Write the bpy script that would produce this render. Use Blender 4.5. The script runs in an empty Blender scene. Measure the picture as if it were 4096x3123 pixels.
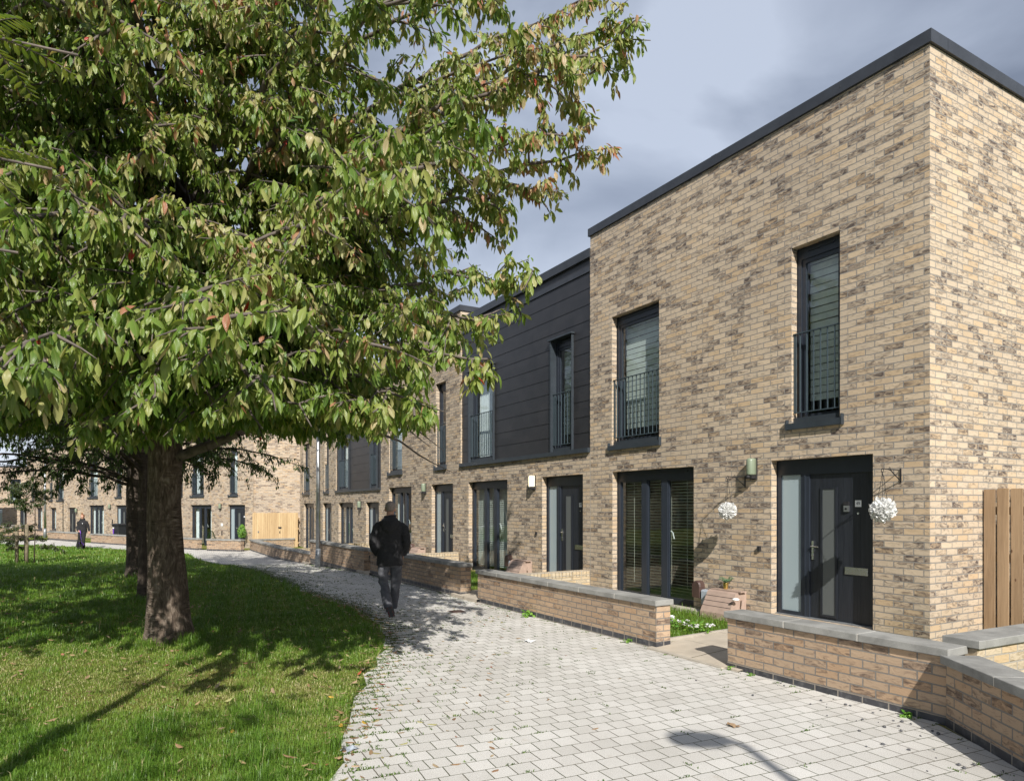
import bpy, math, random
import numpy as np
from mathutils import Vector, Matrix
R = math.radians
random.seed(11)
rng = np.random.default_rng(11)
scene = bpy.context.scene
COL = scene.collection

# ------------------------------------------------------------------ camera
cam_d = bpy.data.cameras.new("camera")
cam_d.lens = 24.0; cam_d.sensor_width = 36.0; cam_d.sensor_fit = 'HORIZONTAL'
cam_d.shift_y = 0.1139
cam_d.clip_start = 0.05; cam_d.clip_end = 3000
cam = bpy.data.objects.new("camera", cam_d); COL.objects.link(cam)
cam.location = (0, 0, 1.68); cam.rotation_euler = (R(90), 0, 0)
scene.camera = cam

# ------------------------------------------------------------------ light
SUN_EL = 35.0
SUN_DIR = Vector((0.13, -1.0, 0)).normalized()          # horizontal direction towards the sun
wd = bpy.data.worlds.new("World"); scene.world = wd; wd.use_nodes = True
nt = wd.node_tree; nt.nodes.clear()
def N(t, typ, **kw):
    n = t.nodes.new(typ)
    for k, v in kw.items(): setattr(n, k, v)
    return n
w_out = N(nt, 'ShaderNodeOutputWorld')
sky = N(nt, 'ShaderNodeTexSky'); sky.sky_type = 'NISHITA'; sky.sun_disc = False
sky.sun_elevation = R(SUN_EL); sky.sun_rotation = math.atan2(SUN_DIR.x, SUN_DIR.y)
bg1 = N(nt, 'ShaderNodeBackground'); bg1.inputs[1].default_value = 0.10
nt.links.new(sky.outputs[0], bg1.inputs[0])
bg2 = N(nt, 'ShaderNodeBackground'); bg2.inputs[1].default_value = 1.0
tc = N(nt, 'ShaderNodeTexCoord')
mp = N(nt, 'ShaderNodeMapping'); mp.inputs['Scale'].default_value = (1.0, 1.0, 1.9); mp.inputs['Location'].default_value = (0.35, 0.1, 0.2)
nt.links.new(tc.outputs['Generated'], mp.inputs[0])
n1 = N(nt, 'ShaderNodeTexNoise'); n1.inputs['Scale'].default_value = 2.6; n1.inputs['Detail'].default_value = 7; n1.inputs['Roughness'].default_value = 0.47
n1.inputs['Distortion'].default_value = 0.6
nt.links.new(mp.outputs[0], n1.inputs['Vector'])
cr = N(nt, 'ShaderNodeValToRGB')
e = cr.color_ramp.elements
e[0].position = 0.36; e[0].color = (0.15, 0.175, 0.23, 1)
e[1].position = 0.66; e[1].color = (0.40, 0.445, 0.535, 1)
m1 = cr.color_ramp.elements.new(0.50); m1.color = (0.25, 0.285, 0.36, 1)
nt.links.new(n1.outputs['Fac'], cr.inputs[0])
sep = N(nt, 'ShaderNodeSeparateXYZ'); nt.links.new(tc.outputs['Generated'], sep.inputs[0])
mr = N(nt, 'ShaderNodeMapRange'); mr.inputs['From Min'].default_value = 0.0; mr.inputs['From Max'].default_value = 0.40
mr.inputs['To Min'].default_value = 0.55; mr.inputs['To Max'].default_value = 0.0
nt.links.new(sep.outputs['Z'], mr.inputs['Value'])
mxh = N(nt, 'ShaderNodeMixRGB'); mxh.inputs[2].default_value = (0.74, 0.79, 0.88, 1)
nt.links.new(mr.outputs[0], mxh.inputs[0]); nt.links.new(cr.outputs[0], mxh.inputs[1])
nt.links.new(mxh.outputs[0], bg2.inputs[0])
mixs = N(nt, 'ShaderNodeMixShader'); mixs.inputs[0].default_value = 0.88
nt.links.new(bg1.outputs[0], mixs.inputs[1]); nt.links.new(bg2.outputs[0], mixs.inputs[2])
nt.links.new(mixs.outputs[0], w_out.inputs[0])
sun_d = bpy.data.lights.new("sun", 'SUN'); sun_d.energy = 4.6; sun_d.angle = R(0.5); sun_d.color = (1.0, 0.955, 0.885)
sun = bpy.data.objects.new("sun", sun_d); COL.objects.link(sun)
sd = Vector((SUN_DIR.x*math.cos(R(SUN_EL)), SUN_DIR.y*math.cos(R(SUN_EL)), math.sin(R(SUN_EL))))
sun.rotation_euler = sd.to_track_quat('Z', 'Y').to_euler()
scene.view_settings.view_transform = 'Standard'; scene.view_settings.look = 'None'
scene.view_settings.exposure = 0.58; scene.view_settings.gamma = 1.0

# ------------------------------------------------------------------ terrain
GK = [(-30, .03), (14, .03), (17.5, 0.0), (22, -.17), (26, -.29), (38, -.29), (45, -.2), (60, -.2), (900, -.2)]
def gz(y): return float(np.interp(y, [k[0] for k in GK], [k[1] for k in GK]))
PX, PY = 4.545, 7.42                      # corner of the nearest house
DX, DY = -.5028, .8644                    # along the terrace, away from the viewer
NX, NY = -.8644, -.5028                   # out of the terrace towards the path
def RP(t, off=0.0): return (PX + DX*t + NX*off, PY + DY*t + NY*off)
FX, FY, EX, EY = -17.44, 36.16, .8169, -.5767   # far terrace: origin and direction (to the right)
FNX, FNY = -.5767, -.8169
def FP(s, off=0.0): return (FX + EX*s + FNX*off, FY + EY*s + FNY*off)

# ------------------------------------------------------------------ helpers
def tag(o, label=None, cat=None, group=None, kind=None):
    if label: o['label'] = label
    if cat: o['category'] = cat
    if group: o['group'] = group
    if kind: o['kind'] = kind
    return o
def empty(name, loc, rz=0.0):
    o = bpy.data.objects.new(name, None); COL.objects.link(o)
    o.location = loc; o.rotation_euler = (0, 0, rz); o.empty_display_size = 0.2
    return o
def box_uv(me):
    """metre-true UVs: (horizontal run, height) on walls, (x, y) on flat faces"""
    nl = len(me.loops)
    if nl == 0: return
    co = np.empty(len(me.vertices)*3, np.float32); me.vertices.foreach_get('co', co); co = co.reshape(-1, 3)
    nf = len(me.polygons)
    no = np.empty(nf*3, np.float32); me.polygons.foreach_get('normal', no); no = no.reshape(-1, 3)
    lt = np.empty(nf, np.int32); me.polygons.foreach_get('loop_total', lt)
    lv = np.empty(nl, np.int32); me.loops.foreach_get('vertex_index', lv)
    n = np.repeat(no, lt, axis=0); p = co[lv]
    hor = np.abs(n[:, 2]) > 0.8
    hl = np.hypot(n[:, 0], n[:, 1]) + 1e-9
    tx, ty = -n[:, 1]/hl, n[:, 0]/hl
    u = np.where(hor, p[:, 0], p[:, 0]*tx + p[:, 1]*ty)
    v = np.where(hor, p[:, 1], p[:, 2])
    uv = me.uv_layers.new(name='UVMap')
    uv.data.foreach_set('uv', np.stack([u, v], 1).astype(np.float32).ravel())
def link(name, me, mats, parent=None, smooth=False):
    if not isinstance(mats, (list, tuple)): mats = [mats]
    for m in mats: me.materials.append(m)
    me.update()
    if smooth: me.polygons.foreach_set('use_smooth', [True]*len(me.polygons))
    o = bpy.data.objects.new(name, me); COL.objects.link(o)
    if parent is not None: o.parent = parent
    return o
class MB:
    def __init__(s): s.v = []; s.f = []; s.mi = []; s.m = 0
    def face(s, pts):
        i = len(s.v); s.v += [tuple(p) for p in pts]; s.f.append(list(range(i, i+len(pts)))); s.mi.append(s.m); return s
    def box(s, x0, x1, y0, y1, z0, z1, bev=0.0):
        if bev > 0: return s.bbox(x0, x1, y0, y1, z0, z1, bev)
        i = len(s.v)
        s.v += [(x0,y0,z0),(x1,y0,z0),(x1,y1,z0),(x0,y1,z0),(x0,y0,z1),(x1,y0,z1),(x1,y1,z1),(x0,y1,z1)]
        for q in ((0,3,2,1),(4,5,6,7),(0,1,5,4),(1,2,6,5),(2,3,7,6),(3,0,4,7)):
            s.f.append([i+k for k in q]); s.mi.append(s.m)
        return s
    def bbox(s, x0, x1, y0, y1, z0, z1, b):
        # box with chamfered vertical and top edges
        def ring(z, d): return [(x0+d+0, y0+b, z), (x0+b, y0+d, z), (x1-b, y0+d, z), (x1-d, y0+b, z), (x1-d, y1-b, z), (x1-b, y1-d, z), (x0+b, y1-d, z), (x0+d, y1-b, z)]
        rs = [ring(z0+b, 0), ring(z1-b, 0)]
        lo = ring(z0, b*.7); hi = ring(z1, b*.7)
        rs = [lo] + rs + [hi]
        i = len(s.v)
        for r in rs: s.v += r
        for k in range(3):
            for j in range(8):
                s.f.append([i+k*8+j, i+k*8+(j+1) % 8, i+(k+1)*8+(j+1) % 8, i+(k+1)*8+j]); s.mi.append(s.m)
        s.f.append([i+7-j for j in range(8)]); s.mi.append(s.m)
        s.f.append([i+24+j for j in range(8)]); s.mi.append(s.m)
        return s
    def hbox(s, c, ax, ay, az, hx, hy, hz):
        c = Vector(c); ax = Vector(ax).normalized()*hx; ay = Vector(ay).normalized()*hy; az = Vector(az).normalized()*hz
        i = len(s.v)
        for sz in (-1, 1):
            for sx, sy in ((-1,-1),(1,-1),(1,1),(-1,1)): s.v.append(tuple(c+ax*sx+ay*sy+az*sz))
        for q in ((0,3,2,1),(4,5,6,7),(0,1,5,4),(1,2,6,5),(2,3,7,6),(3,0,4,7)):
            s.f.append([i+k for k in q]); s.mi.append(s.m)
        return s
    def tube(s, pts, rad, n=6, cap=True):
        pts = [Vector(p) for p in pts]
        if not isinstance(rad, (list, tuple)): rad = [rad]*len(pts)
        i0 = len(s.v); ref = Vector((0.123, 0.31, 1)).normalized()
        for k, p in enumerate(pts):
            d = (pts[min(k+1, len(pts)-1)] - pts[max(k-1, 0)]).normalized()
            a = d.cross(ref)
            if a.length < .15: a = d.cross(Vector((1, 0, 0)))
            a.normalize(); b = d.cross(a)
            for j in range(n):
                t = 2*math.pi*j/n
                s.v.append(tuple(p + (a*math.cos(t)+b*math.sin(t))*rad[k]))
        for k in range(len(pts)-1):
            for j in range(n):
                s.f.append([i0+k*n+j, i0+(k+1)*n+j, i0+(k+1)*n+(j+1) % n, i0+k*n+(j+1) % n]); s.mi.append(s.m)
        if cap:
            s.f.append([i0+j for j in range(n)]); s.mi.append(s.m)
            s.f.append([i0+(len(pts)-1)*n+n-1-j for j in range(n)]); s.mi.append(s.m)
        return s
    def loft(s, rings, cap=True, closed=True):
        n = len(rings[0]); i0 = len(s.v)
        for r in rings: s.v += [tuple(p) for p in r]
        for k in range(len(rings)-1):
            for j in range(n):
                s.f.append([i0+k*n+j, i0+k*n+(j+1) % n, i0+(k+1)*n+(j+1) % n, i0+(k+1)*n+j]); s.mi.append(s.m)
        if cap:
            s.f.append([i0+n-1-j for j in range(n)]); s.mi.append(s.m)
            s.f.append([i0+(len(rings)-1)*n+j for j in range(n)]); s.mi.append(s.m)
        return s
    def ellipsoid(s, c, rx, ry, rz, nu=12, nv=8, rot=None):
        i0 = len(s.v); c = Vector(c)
        M = rot if rot is not None else Matrix.Identity(3)
        s.v.append(tuple(c + M @ Vector((0, 0, -rz))))
        for a in range(1, nv):
            ph = -math.pi/2 + math.pi*a/nv
            for b in range(nu):
                th = 2*math.pi*b/nu
                s.v.append(tuple(c + M @ Vector((rx*math.cos(ph)*math.cos(th), ry*math.cos(ph)*math.sin(th), rz*math.sin(ph)))))
        s.v.append(tuple(c + M @ Vector((0, 0, rz))))
        last = len(s.v)-1
        for b in range(nu):
            s.f.append([i0, i0+1+(b+1) % nu, i0+1+b]); s.mi.append(s.m)
            s.f.append([last, i0+1+(nv-2)*nu+b, i0+1+(nv-2)*nu+(b+1) % nu]); s.mi.append(s.m)
        for a in range(nv-2):
            for b in range(nu):
                s.f.append([i0+1+a*nu+b, i0+1+a*nu+(b+1) % nu, i0+1+(a+1)*nu+(b+1) % nu, i0+1+(a+1)*nu+b]); s.mi.append(s.m)
        return s
    def build(s, name, mats, parent=None, smooth=False, uv=True):
        me = bpy.data.meshes.new(name); me.from_pydata(s.v, [], s.f); me.update()
        if uv: box_uv(me)
        o = link(name, me, mats, parent, smooth)
        if s.mi and max(s.mi) > 0: me.polygons.foreach_set('material_index', s.mi)
        return o
def np_mesh(name, verts, quads=None, tris=None, mats=None, parent=None, attr=None, uv=None, smooth=False):
    """fast mesh from arrays; attr = per-vertex float 'tint'; uv = per-vertex (u,v)"""
    me = bpy.data.meshes.new(name)
    verts = np.asarray(verts, np.float32)
    nq = 0 if quads is None else len(quads); ntr = 0 if tris is None else len(tris)
    loops = []
    if nq: loops.append(np.asarray(quads, np.int32).ravel())
    if ntr: loops.append(np.asarray(tris, np.int32).ravel())
    loops = np.concatenate(loops)
    me.vertices.add(len(verts)); me.vertices.foreach_set('co', verts.ravel())
    me.loops.add(len(loops)); me.loops.foreach_set('vertex_index', loops)
    ls = np.concatenate([np.arange(nq)*4, nq*4 + np.arange(ntr)*3]).astype(np.int32)
    lt = np.concatenate([np.full(nq, 4), np.full(ntr, 3)]).astype(np.int32)
    me.polygons.add(nq+ntr); me.polygons.foreach_set('loop_start', ls); me.polygons.foreach_set('loop_total', lt)
    me.update(calc_edges=True)
    if attr is not None:
        a = me.attributes.new('tint', 'FLOAT', 'POINT'); a.data.foreach_set('value', np.asarray(attr, np.float32))
    if uv is not None:
        l = me.uv_layers.new(name='UVMap'); l.data.foreach_set('uv', np.asarray(uv, np.float32)[loops].ravel())
    o = link(name, me, mats, parent, smooth)
    return o
def remeshed(mb, name, mat, parent, voxel=0.012, sm=4, uv=False):
    me = bpy.data.meshes.new(name); me.from_pydata(mb.v, [], mb.f); me.update()
    o = bpy.data.objects.new(name, me); COL.objects.link(o)
    m = o.modifiers.new('r', 'REMESH'); m.mode = 'VOXEL'; m.voxel_size = voxel
    s = o.modifiers.new('s', 'SMOOTH'); s.iterations = sm; s.factor = 0.5
    dg = bpy.context.evaluated_depsgraph_get(); ev = o.evaluated_get(dg)
    me2 = bpy.data.meshes.new_from_object(ev)
    bpy.data.objects.remove(o); bpy.data.meshes.remove(me)
    me2.name = name
    return link(name, me2, mat, parent, True)

# ------------------------------------------------------------------ materials
def mat(name):
    m = bpy.data.materials.new(name); m.use_nodes = True
    t = m.node_tree; b = t.nodes['Principled BSDF']
    return m, t, b
def L(t, a, b): t.links.new(a, b)
def ramp(t, stops, interp='LINEAR'):
    c = N(t, 'ShaderNodeValToRGB'); c.color_ramp.interpolation = interp
    el = c.color_ramp.elements
    while len(el) > 1: el.remove(el[-1])
    el[0].position = stops[0][0]; el[0].color = (*stops[0][1], 1)
    for p, col in stops[1:]:
        k = el.new(p); k.color = (*col, 1)
    return c
def noise(t, scale, detail=4, rough=.5, vec=None, dist=0.0):
    n = N(t, 'ShaderNodeTexNoise'); n.inputs['Scale'].default_value = scale; n.inputs['Detail'].default_value = detail
    n.inputs['Roughness'].default_value = rough; n.inputs['Distortion'].default_value = dist
    if vec is not None: L(t, vec, n.inputs['Vector'])
    return n
def mmath(t, op, a, b=None, clamp=False):
    n = N(t, 'ShaderNodeMath'); n.operation = op; n.use_clamp = clamp
    for k, x in enumerate((a, b)):
        if x is None: continue
        if isinstance(x, (int, float)): n.inputs[k].default_value = x
        else: L(t, x, n.inputs[k])
    return n.outputs[0]
def mixc(t, f, a, b, mode='MIX'):
    n = N(t, 'ShaderNodeMixRGB'); n.blend_type = mode
    for k, x in ((0, f), (1, a), (2, b)):
        if isinstance(x, (int, float)): n.inputs[k].default_value = x
        elif isinstance(x, tuple): n.inputs[k].default_value = (*x, 1)
        else: L(t, x, n.inputs[k])
    return n.outputs[0]
def bump(t, b, h, strength=.5, dist=.01):
    n = N(t, 'ShaderNodeBump'); n.inputs['Strength'].default_value = strength; n.inputs['Distance'].default_value = dist
    L(t, h, n.inputs['Height']); L(t, n.outputs[0], b.inputs['Normal'])
def plain(name, col, rough=.6, metal=0.0, var=.12, nscale=9.0, bmp=.0, spec=.5):
    m, t, b = mat(name)
    tcn = N(t, 'ShaderNodeTexCoord'); n = noise(t, nscale, 5, .6, tcn.outputs['Object'])
    lo = tuple(max(0, c*(1-var)) for c in col); hi = tuple(min(1, c*(1+var)) for c in col)
    c = ramp(t, [(.3, lo), (.7, hi)]); L(t, n.outputs['Fac'], c.inputs[0]); L(t, c.outputs[0], b.inputs['Base Color'])
    b.inputs['Roughness'].default_value = rough; b.inputs['Metallic'].default_value = metal
    b.inputs['Specular IOR Level'].default_value = spec
    if bmp > 0: bump(t, b, n.outputs['Fac'], bmp, .004)
    return m
def brick_mat(name, light, alt, darkc, dark_amt, mortar, seed=0.0, scale_shift=(0, 0)):
    m, t, b = mat(name)
    uvn = N(t, 'ShaderNodeUVMap'); mpn = N(t, 'ShaderNodeMapping'); L(t, uvn.outputs[0], mpn.inputs[0])
    mpn.inputs['Location'].default_value = (seed*3.15, seed*1.5, 0)
    wob = noise(t, 5.0, 3, .5, mpn.outputs[0])
    sub = N(t, 'ShaderNodeVectorMath'); sub.operation = 'SUBTRACT'; L(t, wob.outputs['Color'], sub.inputs[0]); sub.inputs[1].default_value = (.5, .5, .5)
    scn = N(t, 'ShaderNodeVectorMath'); scn.operation = 'SCALE'; L(t, sub.outputs[0], scn.inputs[0]); scn.inputs['Scale'].default_value = .012
    add = N(t, 'ShaderNodeVectorMath'); add.operation = 'ADD'; L(t, mpn.outputs[0], add.inputs[0]); L(t, scn.outputs[0], add.inputs[1])
    def bt(c1, c2, mc, msz, smooth, off):
        k = N(t, 'ShaderNodeTexBrick'); L(t, add.outputs[0], k.inputs['Vector'])
        k.offset = .5; k.inputs['Scale'].default_value = 1.0
        k.inputs['Color1'].default_value = (*c1, 1); k.inputs['Color2'].default_value = (*c2, 1); k.inputs['Mortar'].default_value = (*mc, 1)
        k.inputs['Mortar Size'].default_value = msz; k.inputs['Mortar Smooth'].default_value = smooth
        k.inputs['Brick Width'].default_value = .225; k.inputs['Row Height'].default_value = .075; k.inputs['Bias'].default_value = off
        return k
    k1 = bt((0, 0, 0), (1, 1, 1), (.3, .3, .3), .0062, .15, 0)
    rnd = k1.outputs['Color']  # one random grey per brick
    # per brick second random value
    wn = N(t, 'ShaderNodeTexWhiteNoise'); wn.noise_dimensions = '1D'; L(t, rnd, wn.inputs['W'])
    # fire-skin pattern plus crease shadows painted into the colour, shifted per brick
    msc = N(t, 'ShaderNodeMapping'); L(t, add.outputs[0], msc.inputs[0]); msc.inputs['Scale'].default_value = (7, 19, 1)
    offv = N(t, 'ShaderNodeVectorMath'); offv.operation = 'SCALE'; L(t, wn.outputs['Color'], offv.inputs[0]); offv.inputs['Scale'].default_value = 30
    ad2 = N(t, 'ShaderNodeVectorMath'); ad2.operation = 'ADD'; L(t, msc.outputs[0], ad2.inputs[0]); L(t, offv.outputs[0], ad2.inputs[1])
    cre = noise(t, 1.25, 5, .62, ad2.outputs[0], 1.2)
    fine = noise(t, 160, 2, .6, add.outputs[0])
    body = ramp(t, [(0, light), (.55, tuple(c*.93 for c in light)), (.72, alt), (.86, tuple(c*1.06 for c in light)), (1, alt)])
    L(t, wn.outputs['Value'], body.inputs[0])
    # clustered darkness so dark bricks come in loose diagonals as on the real wall
    cl = noise(t, 1.1, 2, .5, add.outputs[0])
    rr = mmath(t, 'ADD', rnd, mmath(t, 'MULTIPLY', mmath(t, 'SUBTRACT', cl.outputs['Fac'], .5), .45))
    base_d = N(t, 'ShaderNodeMapRange'); L(t, rr, base_d.inputs['Value'])
    base_d.inputs['From Min'].default_value = 1.0-dark_amt-.10; base_d.inputs['From Max'].default_value = 1.0-dark_amt+.35
    base_d.inputs['To Min'].default_value = -.22; base_d.inputs['To Max'].default_value = .50
    dm = mmath(t, 'ADD', base_d.outputs[0], mmath(t, 'MULTIPLY', mmath(t, 'SUBTRACT', cre.outputs['Fac'], .47), 3.6), True)
    dk = mixc(t, dm, body.outputs[0], darkc)
    dk = mixc(t, mmath(t, 'MULTIPLY', fine.outputs['Fac'], .35), dk, tuple(c*1.15 for c in light), 'MULTIPLY')
    mtn = noise(t, 40, 3, .6, add.outputs[0])
    mcol = mixc(t, mtn.outputs['Fac'], tuple(c*.75 for c in mortar), tuple(c*1.2 for c in mortar))
    col = mixc(t, k1.outputs['Fac'], dk, mcol)
    # weathering: slightly paler and darker broad areas
    big = noise(t, .55, 4, .55, add.outputs[0]); bm = ramp(t, [(.3, (.86, .86, .87)), (.7, (1.08, 1.07, 1.05))]); L(t, big.outputs['Fac'], bm.inputs[0])
    col = mixc(t, 1.0, col, bm.outputs[0], 'MULTIPLY')
    L(t, col, b.inputs['Base Color'])
    b.inputs['Roughness'].default_value = .88; b.inputs['Specular IOR Level'].default_value = .25
    h = mmath(t, 'SUBTRACT', mmath(t, 'ADD', mmath(t, 'MULTIPLY', cre.outputs['Fac'], .55), mmath(t, 'MULTIPLY', rnd, .25)), mmath(t, 'MULTIPLY', k1.outputs['Fac'], 1.1))
    bump(t, b, h, 1.0, .012)
    return m
M = {}
M['brick'] = brick_mat('buff_brick', (.56, .465, .355), (.54, .41, .27), (.098, .078, .072), .47, (.265, .25, .23))
M['brick_far'] = brick_mat('pale_buff_brick', (.56, .465, .36), (.54, .40, .26), (.13, .10, .09), .42, (.36, .33, .30), 3)
M['brick_low'] = brick_mat('garden_wall_brick', (.47, .355, .25), (.46, .32, .205), (.115, .085, .072), .30, (.22, .205, .185), 5)
M['brick_party'] = brick_mat('yellowed_brick', (.56, .475, .35), (.54, .41, .25), (.2, .15, .08), .15, (.38, .35, .3), 7)
def eng_brick():
    m, t, b = mat('blue_engineering_brick')
    uvn = N(t, 'ShaderNodeUVMap'); k = N(t, 'ShaderNodeTexBrick'); L(t, uvn.outputs[0], k.inputs['Vector'])
    k.inputs['Scale'].default_value = 1; k.inputs['Brick Width'].default_value = .225; k.inputs['Row Height'].default_value = .075; k.inputs['Mortar Size'].default_value = .006
    k.inputs['Color1'].default_value = (.035, .036, .042, 1); k.inputs['Color2'].default_value = (.06, .06, .068, 1); k.inputs['Mortar'].default_value = (.27, .24, .20, 1)
    n = noise(t, 14, 5, .6, uvn.outputs[0]); c = ramp(t, [(.5, (0, 0, 0)), (.75, (.18, .18, .17))]); L(t, n.outputs['Fac'], c.inputs[0])
    L(t, mixc(t, .5, k.outputs['Color'], c.outputs[0], 'ADD'), b.inputs['Base Color']); b.inputs['Roughness'].default_value = .5
    bump(t, b, mmath(t, 'SUBTRACT', 1.0, k.outputs['Fac']), .6, .005)
    return m
M['eng'] = eng_brick()
def clad_mat():
    m, t, b = mat('dark_slate_cladding')
    uvn = N(t, 'ShaderNodeUVMap'); k = N(t, 'ShaderNodeTexBrick'); L(t, uvn.outputs[0], k.inputs['Vector'])
    k.inputs['Scale'].default_value = 1; k.inputs['Brick Width'].default_value = .30; k.inputs['Row Height'].default_value = .30; k.inputs['Mortar Size'].default_value = .0022
    k.inputs['Color1'].default_value = (.018, .018, .020, 1); k.inputs['Color2'].default_value = (.024, .0235, .0255, 1); k.inputs['Mortar'].default_value = (.014, .014, .016, 1)
    n = noise(t, 3, 6, .65, uvn.outputs[0]); c = ramp(t, [(.35, (.8, .8, .82)), (.7, (1.25, 1.22, 1.2))]); L(t, n.outputs['Fac'], c.inputs[0])
    col = mixc(t, 1.0, k.outputs['Color'], c.outputs[0], 'MULTIPLY')
    # chalky run marks
    ms = N(t, 'ShaderNodeMapping'); ms.inputs['Scale'].default_value = (26, 1.4, 1); L(t, uvn.outputs[0], ms.inputs[0])
    st = noise(t, 1, 3, .6, ms.outputs[0]); sc = ramp(t, [(.70, (0, 0, 0)), (.82, (.07, .07, .075))]); L(t, st.outputs['Fac'], sc.inputs[0])
    L(t, mixc(t, 1.0, col, sc.outputs[0], 'ADD'), b.inputs['Base Color']); b.inputs['Roughness'].default_value = .42
    return m
M['clad'] = clad_mat()
M['metal'] = plain('anthracite_metal', (.030, .038, .047), .42, 0, .15, 6)
M['frame'] = plain('anthracite_window_frame', (.022, .028, .040), .38, 0, .1, 6)
M['coping_metal'] = plain('dark_metal_coping', (.040, .044, .052), .40, .2, .25, 3)
M['rail'] = plain('grey_green_steel_railing', (.045, .065, .078), .45, 0, .1, 8)
M['zinc'] = plain('galvanised_steel', (.42, .44, .46), .33, .9, .18, 5)
M['zinc_dull'] = plain('dull_galvanised_base', (.28, .30, .32), .5, .6, .2, 8)
M['chrome'] = plain('satin_chrome', (.72, .72, .72), .22, 1.0, .05, 8)
M['white'] = plain('white_plastic', (.75, .76, .76), .45)
M['label'] = plain('dark_print', (.05, .05, .06), .6)
M['plaster'] = plain('interior_plaster', (.42, .42, .40), .9)
M['carpet'] = plain('interior_floor', (.16, .13, .10), .9)
M['blind'] = plain('pale_blind_slats', (.62, .64, .60), .6)
M['blind_wood'] = plain('venetian_blind', (.55, .54, .47), .55)
M['curtain'] = plain('white_curtain', (.70, .72, .74), .8)
M['brown_box'] = plain('brown_plastic', (.075, .045, .038), .42, 0, .15, 7)
M['grey_box'] = plain('grey_plastic', (.36, .40, .45), .5, 0, .1, 9)
M['gas_box'] = plain('beige_pink_plastic', (.36, .265, .215), .6, 0, .12, 7)
M['gold'] = plain('brass_pot', (.72, .52, .18), .25, 1.0, .08, 6)
M['black'] = plain('black_iron', (.015, .015, .016), .5)
M['rubber'] = plain('black_plastic', (.02, .02, .022), .5)
M['bin'] = plain('black_bin_plastic', (.016, .018, .022), .42)
M['purple'] = plain('purple_webbing', (.16, .06, .42), .6)
M['stake'] = plain('weathered_stake', (.17, .14, .09), .85, 0, .3, 14, .4)
def stone(name, col, var=.25, sp=.5):
    m, t, b = mat(name)
    tcn = N(t, 'ShaderNodeTexCoord'); o = tcn.outputs['Object']
    a = noise(t, 3.2, 6, .62, o); f = noise(t, 130, 2, .6, o)
    c = ramp(t, [(.3, tuple(x*(1-var) for x in col)), (.55, col), (.75, tuple(x*(1+var*.6) for x in col))]); L(t, a.outputs['Fac'], c.inputs[0])
    col2 = mixc(t, sp*.4, c.outputs[0], f.outputs['Fac'], 'OVERLAY')
    L(t, col2, b.inputs['Base Color']); b.inputs['Roughness'].default_value = .85
    bump(t, b, mmath(t, 'ADD', f.outputs['Fac'], a.outputs['Fac']), .35, .003)
    return m
M['coping'] = stone('concrete_coping', (.265, .262, .245), .42)
M['mortar'] = stone('pale_mortar', (.50, .47, .42), .15)
M['slab'] = stone('buff_paving_slab', (.44, .385, .31), .2)
M['kerb'] = stone('concrete_edging', (.40, .36, .30), .2)
M['gravel'] = stone('dark_gravel', (.10, .10, .105), .35)
M['redpave'] = stone('reddish_paving', (.30, .22, .19), .15)
M['soil'] = stone('soil', (.10, .07, .045), .4)
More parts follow.
